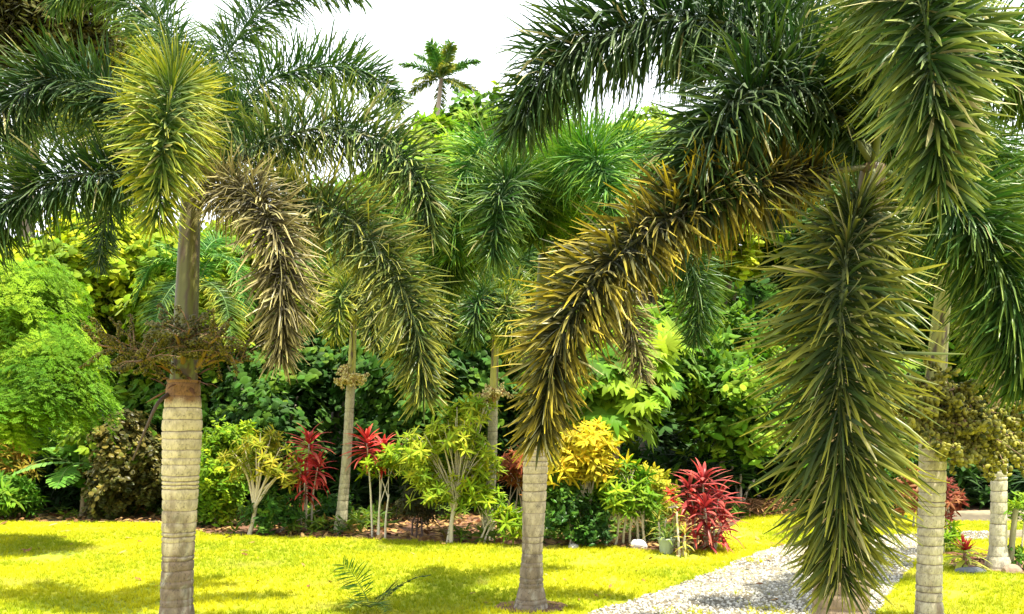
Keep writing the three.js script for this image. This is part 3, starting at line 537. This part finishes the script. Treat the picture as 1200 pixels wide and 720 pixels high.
// px, py: crown centre; rx, ry: half size in pixels; d: distance
function tree(name, label, px, py, rx, ry, d, o, lobesN = 3) {
  const c = P(px, py, d), base = V(c.x, 0, c.z), k = d / F, X = rx * k, Y = ry * k, Z = Math.min(X, 2.4);
  const t = thing(name, label, 'tree', base, 'trees behind the garden');
  const lobes = [];
  for (let i = 0; i < lobesN; i++) { const a = i / lobesN * 6.28 + rr(-0.4, 0.4); lobes.push([Math.cos(a) * X * 0.42, c.y + Math.sin(a) * Y * 0.42, rr(-0.2, 0.3) * Z - Math.sin(a) * Math.min(Y * 0.55, 1.8), X * rr(0.55, 0.72), Y * rr(0.55, 0.72), Z * rr(0.6, 0.8)]); }
  woody(t, lobes, o.r ?? 0.16, o.bark ?? BARK);
  foliage(t, lobes, { dens: 26, size: 0.4, colors: K.mid, type: 'oval', front: true, ...o });
  return t;
}
tree('tall_tree', 'tall dark olive tree rising high behind the brown-fronded palm', 40, 0, 120, 140, 19.5, { type: 'fine', colors: K.olive, size: 0.75, dens: 16 });
tree('tall_tree', 'small leaved green tree showing between fronds of the brown-fronded palm', 140, 100, 100, 90, 21, { type: 'fine', colors: [[0.05, 0.08, 0.006], [0.12, 0.17, 0.008], [0.30, 0.32, 0.012]], size: 0.7, dens: 18 });
tree('vine_covered_tree', 'tree smothered in round leaved vine above the feathery tree', 80, 330, 130, 100, 17, { type: 'round', colors: K.yellow, size: 0.36, dens: 30 }, 4);
tree('vine_covered_tree', 'round leaved vine covered tree behind the brown hanging frond', 255, 340, 110, 105, 17.5, { type: 'round', colors: K.yellow, size: 0.38, dens: 28 }, 4);
tree('broadleaf_tree', 'dark leafy tree behind the slender flowering palm', 400, 330, 110, 130, 19, { type: 'oval', colors: K.deep, size: 0.45 }, 4);
tree('broadleaf_tree', 'deep green tree filling the gap behind the olive bush', 200, 480, 100, 90, 17, { type: 'round', colors: K.mid, size: 0.34 }, 3);
tree('broadleaf_tree', 'dark tree with crown just under the coconut palm', 550, 180, 75, 80, 27, { type: 'round', colors: K.mid, size: 0.6, dens: 16 });
tree('broadleaf_tree', 'bright green large leaved tree below the coconut palm', 500, 230, 80, 90, 23, { type: 'hand', colors: K.bright, size: 0.75, dens: 12 });
tree('broadleaf_tree', 'leafy tree with bright lobed leaves behind the swollen-footed palm', 620, 260, 90, 110, 22, { type: 'hand', colors: K.bright, size: 0.75, dens: 12 });
tree('breadfruit_tree', 'broad bright green tree with lobed leaves topping the hedge beside the sky gap', 755, 230, 95, 105, 21, { type: 'hand', colors: K.yellow, size: 0.75, dens: 12 }, 4);
tree('broadleaf_tree', 'vine hung tree of small yellow green leaves beside the lobed leaved tree', 845, 240, 80, 110, 19, { type: 'round', colors: K.yellow, size: 0.36, dens: 24 }, 4);
tree('broadleaf_tree', 'dark shaded tree behind the crown of the largest palm', 960, 250, 110, 120, 20, { type: 'oval', colors: K.deep, size: 0.5 }, 4);
tree('broadleaf_tree', 'mid green tree behind the palm with olive fruit', 1120, 350, 110, 110, 20, { type: 'oval', colors: K.mid, size: 0.5 }, 4);
tree('broadleaf_tree', 'leafy tree beyond the slim pale palm at edge of lawn', 1260, 380, 100, 120, 19, { type: 'oval', colors: K.bright, size: 0.5 }, 3);
tree('broadleaf_tree', 'shaded evergreen behind the lime green shrub', 510, 430, 100, 110, 16.5, { type: 'round', colors: K.deep, size: 0.36, dens: 28 }, 4);
tree('papaya_tree', 'bright tree with deeply cut leaves behind the yellow croton', 720, 430, 80, 85, 15.5, { type: 'hand', colors: K.bright, size: 0.62, dens: 14, r: 0.1 }, 4);
tree('broadleaf_tree', 'dense deep green tree behind the big red ti plant', 840, 440, 85, 100, 16.5, { type: 'oval', colors: K.mid, size: 0.45, dens: 26 }, 4);
tree('broadleaf_tree', 'evergreen with drooping leaves behind the hanging bottlebrush frond', 960, 470, 90, 110, 18, { type: 'hand', colors: K.mid, size: 0.55, dens: 14 }, 4);
tree('broadleaf_tree', 'low spreading tree in the dark gap behind the swollen-footed trunk', 630, 470, 70, 80, 17.5, { type: 'oval', colors: K.deep, size: 0.42 }, 3);
tree('broadleaf_tree', 'dark green tree behind the pale branched shrub', 320, 470, 90, 90, 16.5, { type: 'round', colors: K.deep, size: 0.36, dens: 28 }, 4);
{ // feathery tree reaching in from the left
  const base = V(-8.9, 0, -10.6), t = thing('feathery_tree', 'light green tree with fine feathery leaves overhanging the young banana and orange croton', 'tree', base);
  const L = [[15, 345, 10.8, 0.8, 0.3], [62, 420, 10.5, 0.55, 0.28], [-25, 400, 10.9, 1.0, 0.35], [36, 462, 10.2, 0.7, 0.24], [-40, 480, 10.3, 0.85, 0.28], [45, 380, 10.9, 0.6, 0.25]];
  const lobes = L.map(([x, y, d, r, h]) => { const p = P(x, y, d).sub(base); return [p.x, p.y, p.z, r, h, r * 0.8]; });
  woody(t, lobes, 0.09, [0.2, 0.16, 0.11], null, 'trunk', 2);
  foliage(t, lobes, { type: 'feather', size: 0.30, dens: 60, clump: 0.42, mat: M.leaf, colors: [[0.06, 0.17, 0.006], [0.13, 0.27, 0.008], [0.26, 0.39, 0.012]] });
}
{ // wooded slope, too far to tell the trees apart
  const spots = [];
  for (let i = 0; i < 26000; i++) { const z = -rr(25, 56), x = rr(-0.85, 0.85) * -z; spots.push([x, z]); }
  scatter('hill_woodland', CL.hand, M.leaf, spots.length, (i, m) => {
    const [x, z] = spots[i], h = -0.3 + 12 * smooth(-24, -60, z) * (0.8 + 0.4 * fbm(x * 0.05, z * 0.05, 3)) - smooth(26, 60, x) * 4 * smooth(-24, -60, z), lump = fbm(x * 0.3, z * 0.3, 3);
    compose(m, x, Math.max(0.2, h) + lump * 6 * Math.pow(rnd(), 0.4) - 0.6, z, rr(-0.6, 0.6), rr(0, 6.28), rr(-0.6, 0.6), rr(0.8, 1.5)); return [x, z];
  }, (i, q) => mix([0.02, 0.06, 0.01], [0.10, 0.20, 0.02], clamp(fbm(q[0] * 0.25 + 30, q[1] * 0.25, 2) * 0.9 + rnd() * 0.4 - 0.15, 0, 1)));
}

{ // low growth under the trees
  scatter('undergrowth', CL.long, M.leaf, 5200, (i, m) => {
    const d = rr(15.4, 20), x = rr(-0.8, 0.85) * d; const px = x / d;
    if (px > 0.27 && d < 16.4) return false;
    const h = fbm(x * 0.7, d * 0.7, 3); compose(m, x, 0.1 + rnd() * h * 2.6, -d, rr(-0.5, 0.5), rr(0, 6.28), rr(-0.5, 0.5), rr(0.25, 0.6)); return [x, d];
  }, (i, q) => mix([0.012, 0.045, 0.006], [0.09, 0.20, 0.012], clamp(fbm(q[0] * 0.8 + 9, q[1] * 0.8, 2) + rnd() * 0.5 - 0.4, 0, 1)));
}
// ------------------------------------------------------------------ shrubs of the bed
function shrub(name, label, basePx, lobesPx, o = {}, category = 'shrub') {
  const base = G(...basePx), d = -base.z, t = thing(name, label, category, base, o.group);
  const lobes = lobesPx.map(([x, y, rx, ry, dz = 0]) => { const p = P(x, y, d + dz).sub(base), k = d / F; return [p.x, p.y, p.z, rx * k, ry * k, Math.min(rx, ry * 1.4) * k]; });
  woody(t, lobes, o.r ?? 0.02, o.bark ?? PALE, o.stems, 'stem', o.limbs ?? 2);
  foliage(t, lobes, { type: 'oval', size: 0.22, dens: 90, clump: 0.22, colors: K.mid, name: 'foliage', ...o });
  return t;
}
const CROTON = [[0.16, 0.17, 0.010], [0.58, 0.46, 0.015], [0.72, 0.54, 0.03]];
shrub('croton_bush', 'orange and yellow croton bush under the feathery tree', [8, 606], [[5, 535, 26, 22], [12, 560, 22, 20]], { type: 'long', colors: [[0.07, 0.13, 0.012], [0.35, 0.24, 0.02], [0.50, 0.22, 0.04]], size: 0.24, dens: 60 });
shrub('leafy_shrub', 'low green shrub under the orange croton', [5, 609], [[10, 585, 30, 22]], { type: 'long', colors: K.mid, size: 0.26 });
shrub('round_leaved_bush', 'upright dark olive bush with rounded leaves between young banana and brown-fronded palm', [128, 609], [[145, 515, 38, 32], [140, 560, 40, 36], [125, 590, 22, 20], [175, 545, 22, 40]], { type: 'round', colors: K.olive, size: 0.19, dens: 130, r: 0.03, mat: M.glossy, bark: BARK });
shrub('leafy_shrub', 'dense light green shrub of fine leaves next to the pale branched shrub', [252, 618], [[258, 560, 30, 52], [270, 520, 24, 26], [245, 595, 20, 22]], { type: 'oval', colors: K.bright, size: 0.18, dens: 120 });
shrub('pale_branched_shrub', 'open shrub with crooked pale branches and yellow green tufts', [291, 628], [[285, 545, 26, 22], [318, 535, 24, 26], [300, 520, 26, 16], [340, 550, 14, 14]], { type: 'long', colors: [[0.10, 0.14, 0.006], [0.26, 0.27, 0.01], [0.42, 0.36, 0.03]], size: 0.15, dens: 38, clump: 0.2, r: 0.04, limbs: 5, bark: [0.5, 0.42, 0.3] });
shrub('leafy_shrub', 'low dark shrub at the foot of the red ti plant', [325, 626], [[320, 600, 34, 24], [385, 600, 26, 20, 0.6]], { type: 'oval', colors: K.deep, size: 0.18 });
shrub('purple_leaved_bush', 'small dusky dark leaved bush under the lime green shrub', [489, 631], [[490, 590, 20, 28]], { type: 'oval', colors: [[0.02, 0.03, 0.012], [0.05, 0.055, 0.02], [0.09, 0.07, 0.03]], size: 0.15, dens: 130, bark: [0.08, 0.05, 0.04], stems: [[0, 0, 0], [0.1, 0, 0], [-0.08, 0, 0.04]] });
shrub('lime_shrub', 'airy lime green shrub on pale forking stems beside the slender pink-flowered palm', [524, 637], [[500, 535, 34, 40], [540, 505, 36, 38], [565, 545, 28, 34], [520, 570, 40, 26], [560, 480, 20, 18]], { type: 'long', colors: [[0.10, 0.19, 0.006], [0.27, 0.34, 0.01], [0.46, 0.47, 0.03]], size: 0.17, dens: 40, clump: 0.2, r: 0.032, limbs: 5, stems: [[0, 0, 0], [0.06, 0, 0.05]] });
shrub('lime_shrub', 'small yellow green shrub at the foot of slender pink-flowered palm', [560, 637], [[562, 580, 24, 20], [600, 612, 18, 18, -0.2]], { type: 'long', colors: K.yellow, size: 0.2, dens: 60, stems: [[0, 0, 0], [0.08, 0, 0]] });
shrub('croton_bush', 'red tipped croton on tall thin bare stems behind swollen-footed palm trunk', [604, 628], [[600, 545, 22, 16], [612, 565, 14, 20]], { type: 'long', colors: [[0.16, 0.03, 0.02], [0.30, 0.08, 0.02], [0.34, 0.26, 0.03]], size: 0.2, dens: 45, stems: [[0, 0, 0], [0.1, 0, 0], [-0.12, 0, 0], [0.2, 0, 0.05]], limbs: 1 });
shrub('croton_bush', 'bright yellow croton bush beside the swollen-footed palm trunk', [678, 640], [[662, 550, 24, 18], [690, 525, 28, 18], [697, 508, 12, 12], [705, 545, 20, 18]], { type: 'long', colors: CROTON, size: 0.25, dens: 70, r: 0.025, stems: [[0, 0, 0], [0.15, 0, 0], [-0.1, 0, 0.05]] });
shrub('leafy_shrub', 'dark glossy shrub under the bright yellow croton', [668, 641], [[665, 600, 26, 32], [695, 610, 22, 28], [655, 575, 18, 16]], { type: 'oval', colors: K.deep, size: 0.17, dens: 130, mat: M.glossy });
shrub('croton_bush', 'green croton with a thicket of pale bare stems', [730, 640], [[722, 572, 26, 22], [750, 590, 22, 22], [735, 560, 14, 14]], { type: 'long', colors: K.bright, size: 0.2, dens: 60, r: 0.022, stems: [[-0.25, 0, 0], [-0.12, 0, 0.05], [0, 0, 0], [0.1, 0, 0.03], [0.22, 0, 0], [0.32, 0, 0.05]], limbs: 2, bark: [0.5, 0.44, 0.28] });
shrub('yellow_shrub', 'rounded yellow green shrub behind the pale stemmed croton', [764, 632], [[765, 572, 26, 20], [778, 590, 20, 22], [752, 565, 20, 14]], { type: 'oval', colors: [[0.14, 0.20, 0.012], [0.30, 0.33, 0.02], [0.45, 0.42, 0.03]], size: 0.15, dens: 150 });
shrub('clipped_bush', 'small dark rounded bush beside the potted plants', [761, 636], [[761, 615, 18, 18]], { type: 'fine', colors: K.mid, size: 0.16, dens: 200 });
shrub('leafy_shrub', 'dark green shrub seen past the hanging bottlebrush frond', [1040, 607], [[1035, 575, 30, 28]], { type: 'oval', colors: K.deep, size: 0.24 });
shrub('croton_bush', 'coral pink croton on thin stems behind the fruiting palm', [1070, 618], [[1068, 580, 16, 18], [1075, 568, 14, 12]], { type: 'long', colors: [[0.22, 0.05, 0.03], [0.42, 0.16, 0.08], [0.5, 0.28, 0.10]], size: 0.2, dens: 60, stems: [[0, 0, 0], [0.08, 0, 0]], limbs: 1 });
shrub('croton_bush', 'dull dark red croton behind the bromeliad and fruiting palm', [1110, 630], [[1112, 600, 12, 26], [1108, 572, 12, 18]], { type: 'long', colors: [[0.10, 0.02, 0.02], [0.24, 0.05, 0.03], [0.34, 0.16, 0.06]], size: 0.17, dens: 60, stems: [[0, 0, 0], [0.06, 0, 0]], limbs: 1 });
shrub('leafy_shrub', 'small green shrub behind the bromeliad', [1105, 650], [[1108, 632, 14, 16]], { type: 'long', colors: K.bright, size: 0.16 });
shrub('leafy_shrub', 'leafy green plant at the foot of a leaning stake', [1197, 668], [[1196, 655, 14, 12], [1200, 600, 12, 14]], { type: 'oval', colors: K.mid, size: 0.13, dens: 140 });

scatter('ground_cover', CL.long, M.leaf, 2600, (i, m) => {
  const d = rr(10.6, 15.6), x = rr(-0.68, 0.30) * d; if (inside(lawnPoly, x, -d) || fbm(x * 1.1 + 5, d * 1.1, 3) < 0.47) return false;
  compose(m, x, rr(0.02, 0.22), -d, rr(-0.5, 0.5), rr(0, 6.28), rr(-0.5, 0.5), rr(0.1, 0.28)); return [x, d];
}, (i, q) => mix(mix([0.03, 0.08, 0.006], [0.16, 0.24, 0.012], rnd()), [0.30, 0.16, 0.04], rnd() < 0.15 ? 0.8 : 0));

// ti plants: every strap leaf its own mesh
function strapGeo(L, w, droop, c0, c1) { const b = new Bag(); b.leaf(O0, V(1, 0.05, 0), V(0, 0, 1), L, w, droop, c0, c1, O0, 5, lance, 0.35); return b.geo(); }
function tiPlant(label, basePx, heads, { L = 0.42, w = 0.075, colors, n = 26, low = -0.7, high = 1.25, stem = PALE, name = 'ti_plant', category = 'plant', sr = 0.018 }) {
  const base = G(...basePx), d = -base.z, t = thing(name, label, category, base, category === 'plant' ? 'strap leaved plants in the beds' : undefined);
  const variants = []; for (let k = 0; k < 8; k++) { const c = mix(colors[0], colors[1], k / 7), e = mix(colors[1], colors[2], rnd()); variants.push(strapGeo(L * rr(0.75, 1.15), w * rr(0.8, 1.15), rr(0.5, 1.5), c, e)); }
  for (const [x, y, dz = 0, k = 1, sx = 0] of heads) {
    const top = P(x, y, d + dz).sub(base), b = new Bag();
    b.tube([V(sx, -0.03, dz * 0.6), V(sx * 0.5 + top.x * 0.4, top.y * 0.5, top.z * 0.6), top], sr, sr * 0.7, stem, O0, 6, 6); part('stem', b.geo(), M.stem, t);
    const cnt = Math.round(n * k);
    for (let i = 0; i < cnt; i++) {
      const u = i / cnt, lf = part('leaf', variants[Math.floor(rnd() * 8)], M.glossy, t), el = low + (high - low) * Math.pow(u, 0.9) + rr(-0.15, 0.15);
      lf.position.copy(top).add(V(0, (u - 0.7) * 0.3, 0)); lf.rotation.set(rr(-0.3, 0.3), i * 2.4 + rr(-0.3, 0.3), el, 'YZX'); lf.scale.setScalar((0.7 + 0.3 * Math.sin(Math.PI * clamp(u + 0.1, 0, 1))) * Math.sqrt(k));
    }
  }
  return t;
}
const RED = [[0.26, 0.012, 0.015], [0.58, 0.035, 0.03], [0.72, 0.20, 0.10]], DRED = [[0.10, 0.010, 0.012], [0.38, 0.025, 0.025], [0.60, 0.17, 0.10]];
tiPlant('scarlet ti plant in tiers on two stems beside the pale branched shrub', [358, 623], [[362, 520, 0, 1], [352, 548, -0.2, 0.8, -0.1], [372, 548, -0.1, 0.7, 0.08], [357, 566, -0.3, 0.6]], { colors: RED, L: 0.50, n: 36 });
tiPlant('scarlet ti rosette topping three slim bare stems beside the slender palm', [440, 630], [[430, 520, 0, 1, -0.05], [450, 526, 0.1, 0.8, 0.04]], { colors: RED, L: 0.50, n: 34, stem: [0.5, 0.45, 0.33] });
shrub('croton_bush', 'yellow green croton leaves around bare stems under the scarlet rosette', [444, 631], [[440, 545, 22, 12], [462, 530, 18, 18]], { type: 'long', colors: K.yellow, size: 0.2, dens: 50, stems: [[0, 0, 0], [0.1, 0, 0.03]], limbs: 1, bark: [0.5, 0.45, 0.33] });
tiPlant('big bushy crimson ti plant at the corner of drive and lawn', [826, 645], [[824, 568, 0, 1.2], [808, 575, -0.1, 0.8, -0.12], [842, 585, 0.1, 0.9, 0.12], [826, 596, -0.3, 0.9, 0.05], [846, 612, -0.1, 0.7, 0.16], [812, 606, -0.2, 0.6, -0.1], [832, 622, -0.3, 0.6, 0.03]], { colors: DRED, L: 0.48, w: 0.07, n: 34 });
tiPlant('small red and yellow dracaena with thin stems beside the crimson ti plant', [800, 652], [[803, 628, -0.05, 0.8], [793, 600, 0.1, 0.5, -0.05]], { colors: [[0.35, 0.30, 0.03], [0.50, 0.42, 0.05], [0.6, 0.5, 0.12]], L: 0.26, w: 0.04, n: 20 });
tiPlant('yellow leaved croton seedling between grey green pot and rounded yellow shrub', [775, 646], [[772, 612, 0, 0.8], [782, 606, 0.1, 0.6]], { colors: [[0.22, 0.22, 0.03], [0.40, 0.36, 0.04], [0.5, 0.44, 0.1]], L: 0.28, w: 0.035, n: 20 });
tiPlant('young tree with star shaped leaf whorls on a thin pale trunk beyond the drive', [868, 598], [[868, 556, 0, 1.2], [884, 562, 0.1, 0.6, 0.0], [858, 545, 0.2, 0.8]], { colors: [[0.05, 0.16, 0.015], [0.10, 0.24, 0.02], [0.18, 0.32, 0.03]], L: 0.5, w: 0.13, n: 14, low: -0.3, high: 0.7, name: 'young_tree', sr: 0.04 });
// bromeliad
tiPlant('bromeliad with red centre and yellow green outer leaves on a short stem', [1131, 668], [[1131, 648, 0, 1.3]], { colors: [[0.20, 0.26, 0.02], [0.34, 0.36, 0.03], [0.5, 0.46, 0.10]], L: 0.34, w: 0.05, n: 22, low: -0.3, high: 0.5, name: 'bromeliad', stem: [0.16, 0.08, 0.05], sr: 0.03 });
{ const t = scene.children.at(-1), d = 0; for (let i = 0; i < 14; i++) { const lf = part('centre_leaf', strapGeo(rr(0.16, 0.24), 0.035, 0.3, [0.30, 0.015, 0.015], [0.5, 0.05, 0.04]), M.glossy, t); lf.position.copy(P(1131, 646, -t.position.z).sub(t.position)); lf.rotation.set(0, i * 2.4, 0.55 + 0.06 * i, 'YZX'); } }
{ // young banana
  const base = G(96, 606), d = -base.z, t = thing('banana_plant', 'young banana plant with torn light green leaves in the shade behind the olive bush', 'plant', base);
  const b = new Bag(); const top = P(94, 545, d); b.tube([base.clone().add(V(0, -0.03, 0)), P(98, 570, d), top], 0.06, 0.035, [0.22, 0.16, 0.09], base, 8, 6); part('stem', b.geo(), M.stem, t);
  for (const [ex, ey, ez, L] of [[45, 555, -0.5, 1.15], [66, 572, -0.8, 0.9], [118, 548, -0.6, 0.75], [84, 500, 0.1, 0.9], [124, 520, 0.2, 0.8], [60, 520, 0.3, 0.9]]) {
    const e = P(ex, ey, d + ez), dir = e.clone().sub(top); dir.y += 0.35; dir.normalize(); const side = V(-dir.z, 0, dir.x).normalize(), g = new Bag();
    const mid = [[0.07, 0.22, 0.02], [0.16, 0.34, 0.035]], p = top.clone(), dd = dir.clone();
    for (let s = 0; s < 13; s++) { const tt = s / 12, ww = 0.17 * oval(tt) * 2.2 + 0.02; for (const q of [-1, 1]) g.leaf(p, side.clone().multiplyScalar(q).addScaledVector(dd, 0.45), dd, ww * rr(0.8, 1.05), L / 12 * rr(0.8, 1.0), rr(0.15, 0.5), mix(mid[0], mid[1], rnd()), mid[1], base, 2, (u) => 1 - 0.25 * u, 0); p.addScaledVector(dd, L / 12); dd.y -= 0.075; dd.normalize(); }
    g.tube([top, top.clone().addScaledVector(dir, L * 0.5).add(V(0, -0.02, 0)), p], 0.014, 0.004, [0.22, 0.30, 0.08], base, 5, 6);
    part('leaf', g.geo(), M.leaf, t);
  }
}

// ------------------------------------------------------------------ pots, stones and small things
function potGeo(r, h, c) {
  const g = new THREE.LatheGeometry([[0.001, 0.0], [r * 0.72, 0], [r * 0.78, 0.01], [r, h * 0.86], [r * 1.1, h * 0.87], [r * 1.1, h], [r * 0.95, h], [r * 0.93, h * 0.85], [0.001, h * 0.84]].map((q) => new THREE.Vector2(...q)), 24);
  g.setAttribute('color', new THREE.Float32BufferAttribute(Array.from({ length: g.attributes.position.count }, () => { const k = rr(0.85, 1.1); return [c[0] * k, c[1] * k, c[2] * k]; }).flat(), 3)); return g;
}
function potted(label, basePx, r, h, c, leafC, L) {
  const base = G(...basePx), t = thing('potted_plant', label, 'potted plant', base, 'pots by the crimson ti plant');
  part('pot', potGeo(r, h, c), M.stem, t);
  const v = [0, 1, 2, 3].map((k) => strapGeo(L * rr(0.8, 1.1), 0.035, rr(0.6, 1.3), mix(leafC[0], leafC[1], k / 3), leafC[1]));
  for (let i = 0; i < 22; i++) { const lf = part('leaf', v[i % 4], M.leaf, t); lf.position.set(0, h * 0.9, 0); lf.rotation.set(0, i * 2.4, 0.1 + 1.2 * i / 22, 'YZX'); }
}
potted('grey green pot with a tuft of narrow leaves at the lawn edge', [781, 649], 0.11, 0.21, [0.34, 0.38, 0.27], [[0.06, 0.13, 0.02], [0.2, 0.26, 0.04]], 0.3);
potted('small terracotta pot beside the grey green pot', [798, 651], 0.07, 0.1, [0.42, 0.22, 0.12], [[0.06, 0.12, 0.02], [0.2, 0.24, 0.04]], 0.16);
function rock(label, px, s, c) {
  const base = G(...px), g = new THREE.IcosahedronGeometry(1, 3), p = g.attributes.position, ph = rr(0, 30), col = [];
  for (let i = 0; i < p.count; i++) { const x = p.getX(i), y = p.getY(i), z = p.getZ(i), k = 0.75 + 0.5 * fbm(x * 1.3 + ph, y * 1.3 + z * 1.7 + ph, 3), n = fbm(x * 5 + ph, z * 5 + y * 4, 3); p.setXYZ(i, x * k * s[0], Math.max(-0.3, y * k) * s[1] + s[1] * 0.25, z * k * s[2]); col.push(...mix(c, [c[0] * 0.45, c[1] * 0.45, c[2] * 0.42], n)); }
  g.setAttribute('color', new THREE.Float32BufferAttribute(col, 3)); g.computeVertexNormals();
  const m = new THREE.Mesh(g, M.bark); m.name = numbered('rock'); m.position.copy(base); m.castShadow = m.receiveShadow = true; m.userData = { label, category: 'rock', group: 'stones edging the beds' }; scene.add(m);
}
rock('pale grey rock at the lawn edge beside the pale stemmed croton', [748, 642], [0.13, 0.10, 0.1], [0.55, 0.54, 0.5]);
rock('small whitish stone under the dark glossy shrub', [672, 643], [0.08, 0.06, 0.07], [0.55, 0.52, 0.45]);
rock('flat dark stone at the foot of the bromeliad', [1137, 671], [0.17, 0.05, 0.1], [0.13, 0.14, 0.15]);
rock('brown stone at the foot of the slim pale palm', [1186, 672], [0.11, 0.08, 0.09], [0.30, 0.20, 0.13]);
{ // dry fallen fronds
  const heap = (label, px, n, L, c) => { const base = G(...px), t = thing('dry_frond_heap', label, 'garden waste', base), b = new Bag();
    for (let i = 0; i < n; i++) { const a = rr(0, 6.28), s = base.clone().add(V(rr(-0.5, 0.5) * L, 0.03 + rr(0, 0.18) * L, rr(-0.3, 0.3) * L)); b.leaf(s, dirOn(a, rr(-0.05, 0.5)), V(-Math.sin(a), 0.2, Math.cos(a)), L * rr(0.3, 0.7), 0.03, 0.9, mix(c[0], c[1], rnd()), mix(c[0], c[1], rnd()), base, 3, lance, 0.3); }
    part('dry_leaves', b.geo(), M.dry, t, true);
    const k = new Bag(); k.tube([base.clone().add(V(-0.5 * L, 0.03, 0)), base.clone().add(V(0, 0.16 * L, 0.05)), base.clone().add(V(0.55 * L, 0.05, 0.1))], 0.02, 0.008, [0.20, 0.11, 0.05], base, 6, 8); part('frond_stalk', k.geo(), M.stem, t); };
  heap('heap of dry orange brown fronds where the drive meets the trees', [888, 603], 260, 1.1, [[0.14, 0.06, 0.025], [0.50, 0.26, 0.10]]);
  heap('dark brown fallen palm sheath lying between bromeliad and slim pale palm', [1152, 661], 60, 0.5, [[0.06, 0.025, 0.02], [0.18, 0.07, 0.04]]);
}
{ // leaning stake
  const base = G(1184, 668), t = thing('wooden_stake', 'leaning weathered wooden stake by the slim pale palm', 'stake', base), d = -base.z, b = new Bag();
  b.tube([base.clone().add(V(0, -0.04, 0)), P(1187, 630, d), P(1191, 596, d)], 0.035, 0.03, [0.24, 0.22, 0.12], base, 8, 6); part('post', b.geo(), M.bark, t);
}
{ // red and white blossoms by the pots
  const t = thing('flowering_plant', 'spindly plant with two red blossoms and one white by the crimson ti plant', 'plant', G(790, 646)), d = -t.position.z;
  for (const [x, y, c, r] of [[785, 577, [0.6, 0.06, 0.02], 0.07], [789, 588, [0.6, 0.04, 0.02], 0.06], [789, 595, [0.8, 0.76, 0.72], 0.055]]) {
    const p = P(x, y, d - 0.1).sub(t.position), b = new Bag(); b.tube([V(rr(-0.03, 0.03), -0.02, 0), V(p.x * 0.5 + 0.02, p.y * 0.5, p.z * 0.4), p], 0.007, 0.004, [0.3, 0.28, 0.12], O0, 5, 6); part('stem', b.geo(), M.stem, t);
    for (let k = 0; k < 9; k++) { const g = new Bag(), a = k * 2.4; g.leaf(p, dirOn(a, rr(-0.2, 0.9)), V(-Math.sin(a), 0, Math.cos(a)), r * 1.5, r * 0.9, 0.6, c, c, O0, 3, oval, 0.3); part('petal', g.geo(), M.leaf, t); }
  }
}

// ------------------------------------------------------------------ draw
const renderer = new THREE.WebGLRenderer({ antialias: true });
renderer.setSize(1024, 614);
renderer.shadowMap.enabled = true; renderer.shadowMap.type = THREE.PCFSoftShadowMap;
renderer.toneMapping = THREE.LinearToneMapping; renderer.toneMappingExposure = EXPOSURE;
renderer.render(scene, camera);
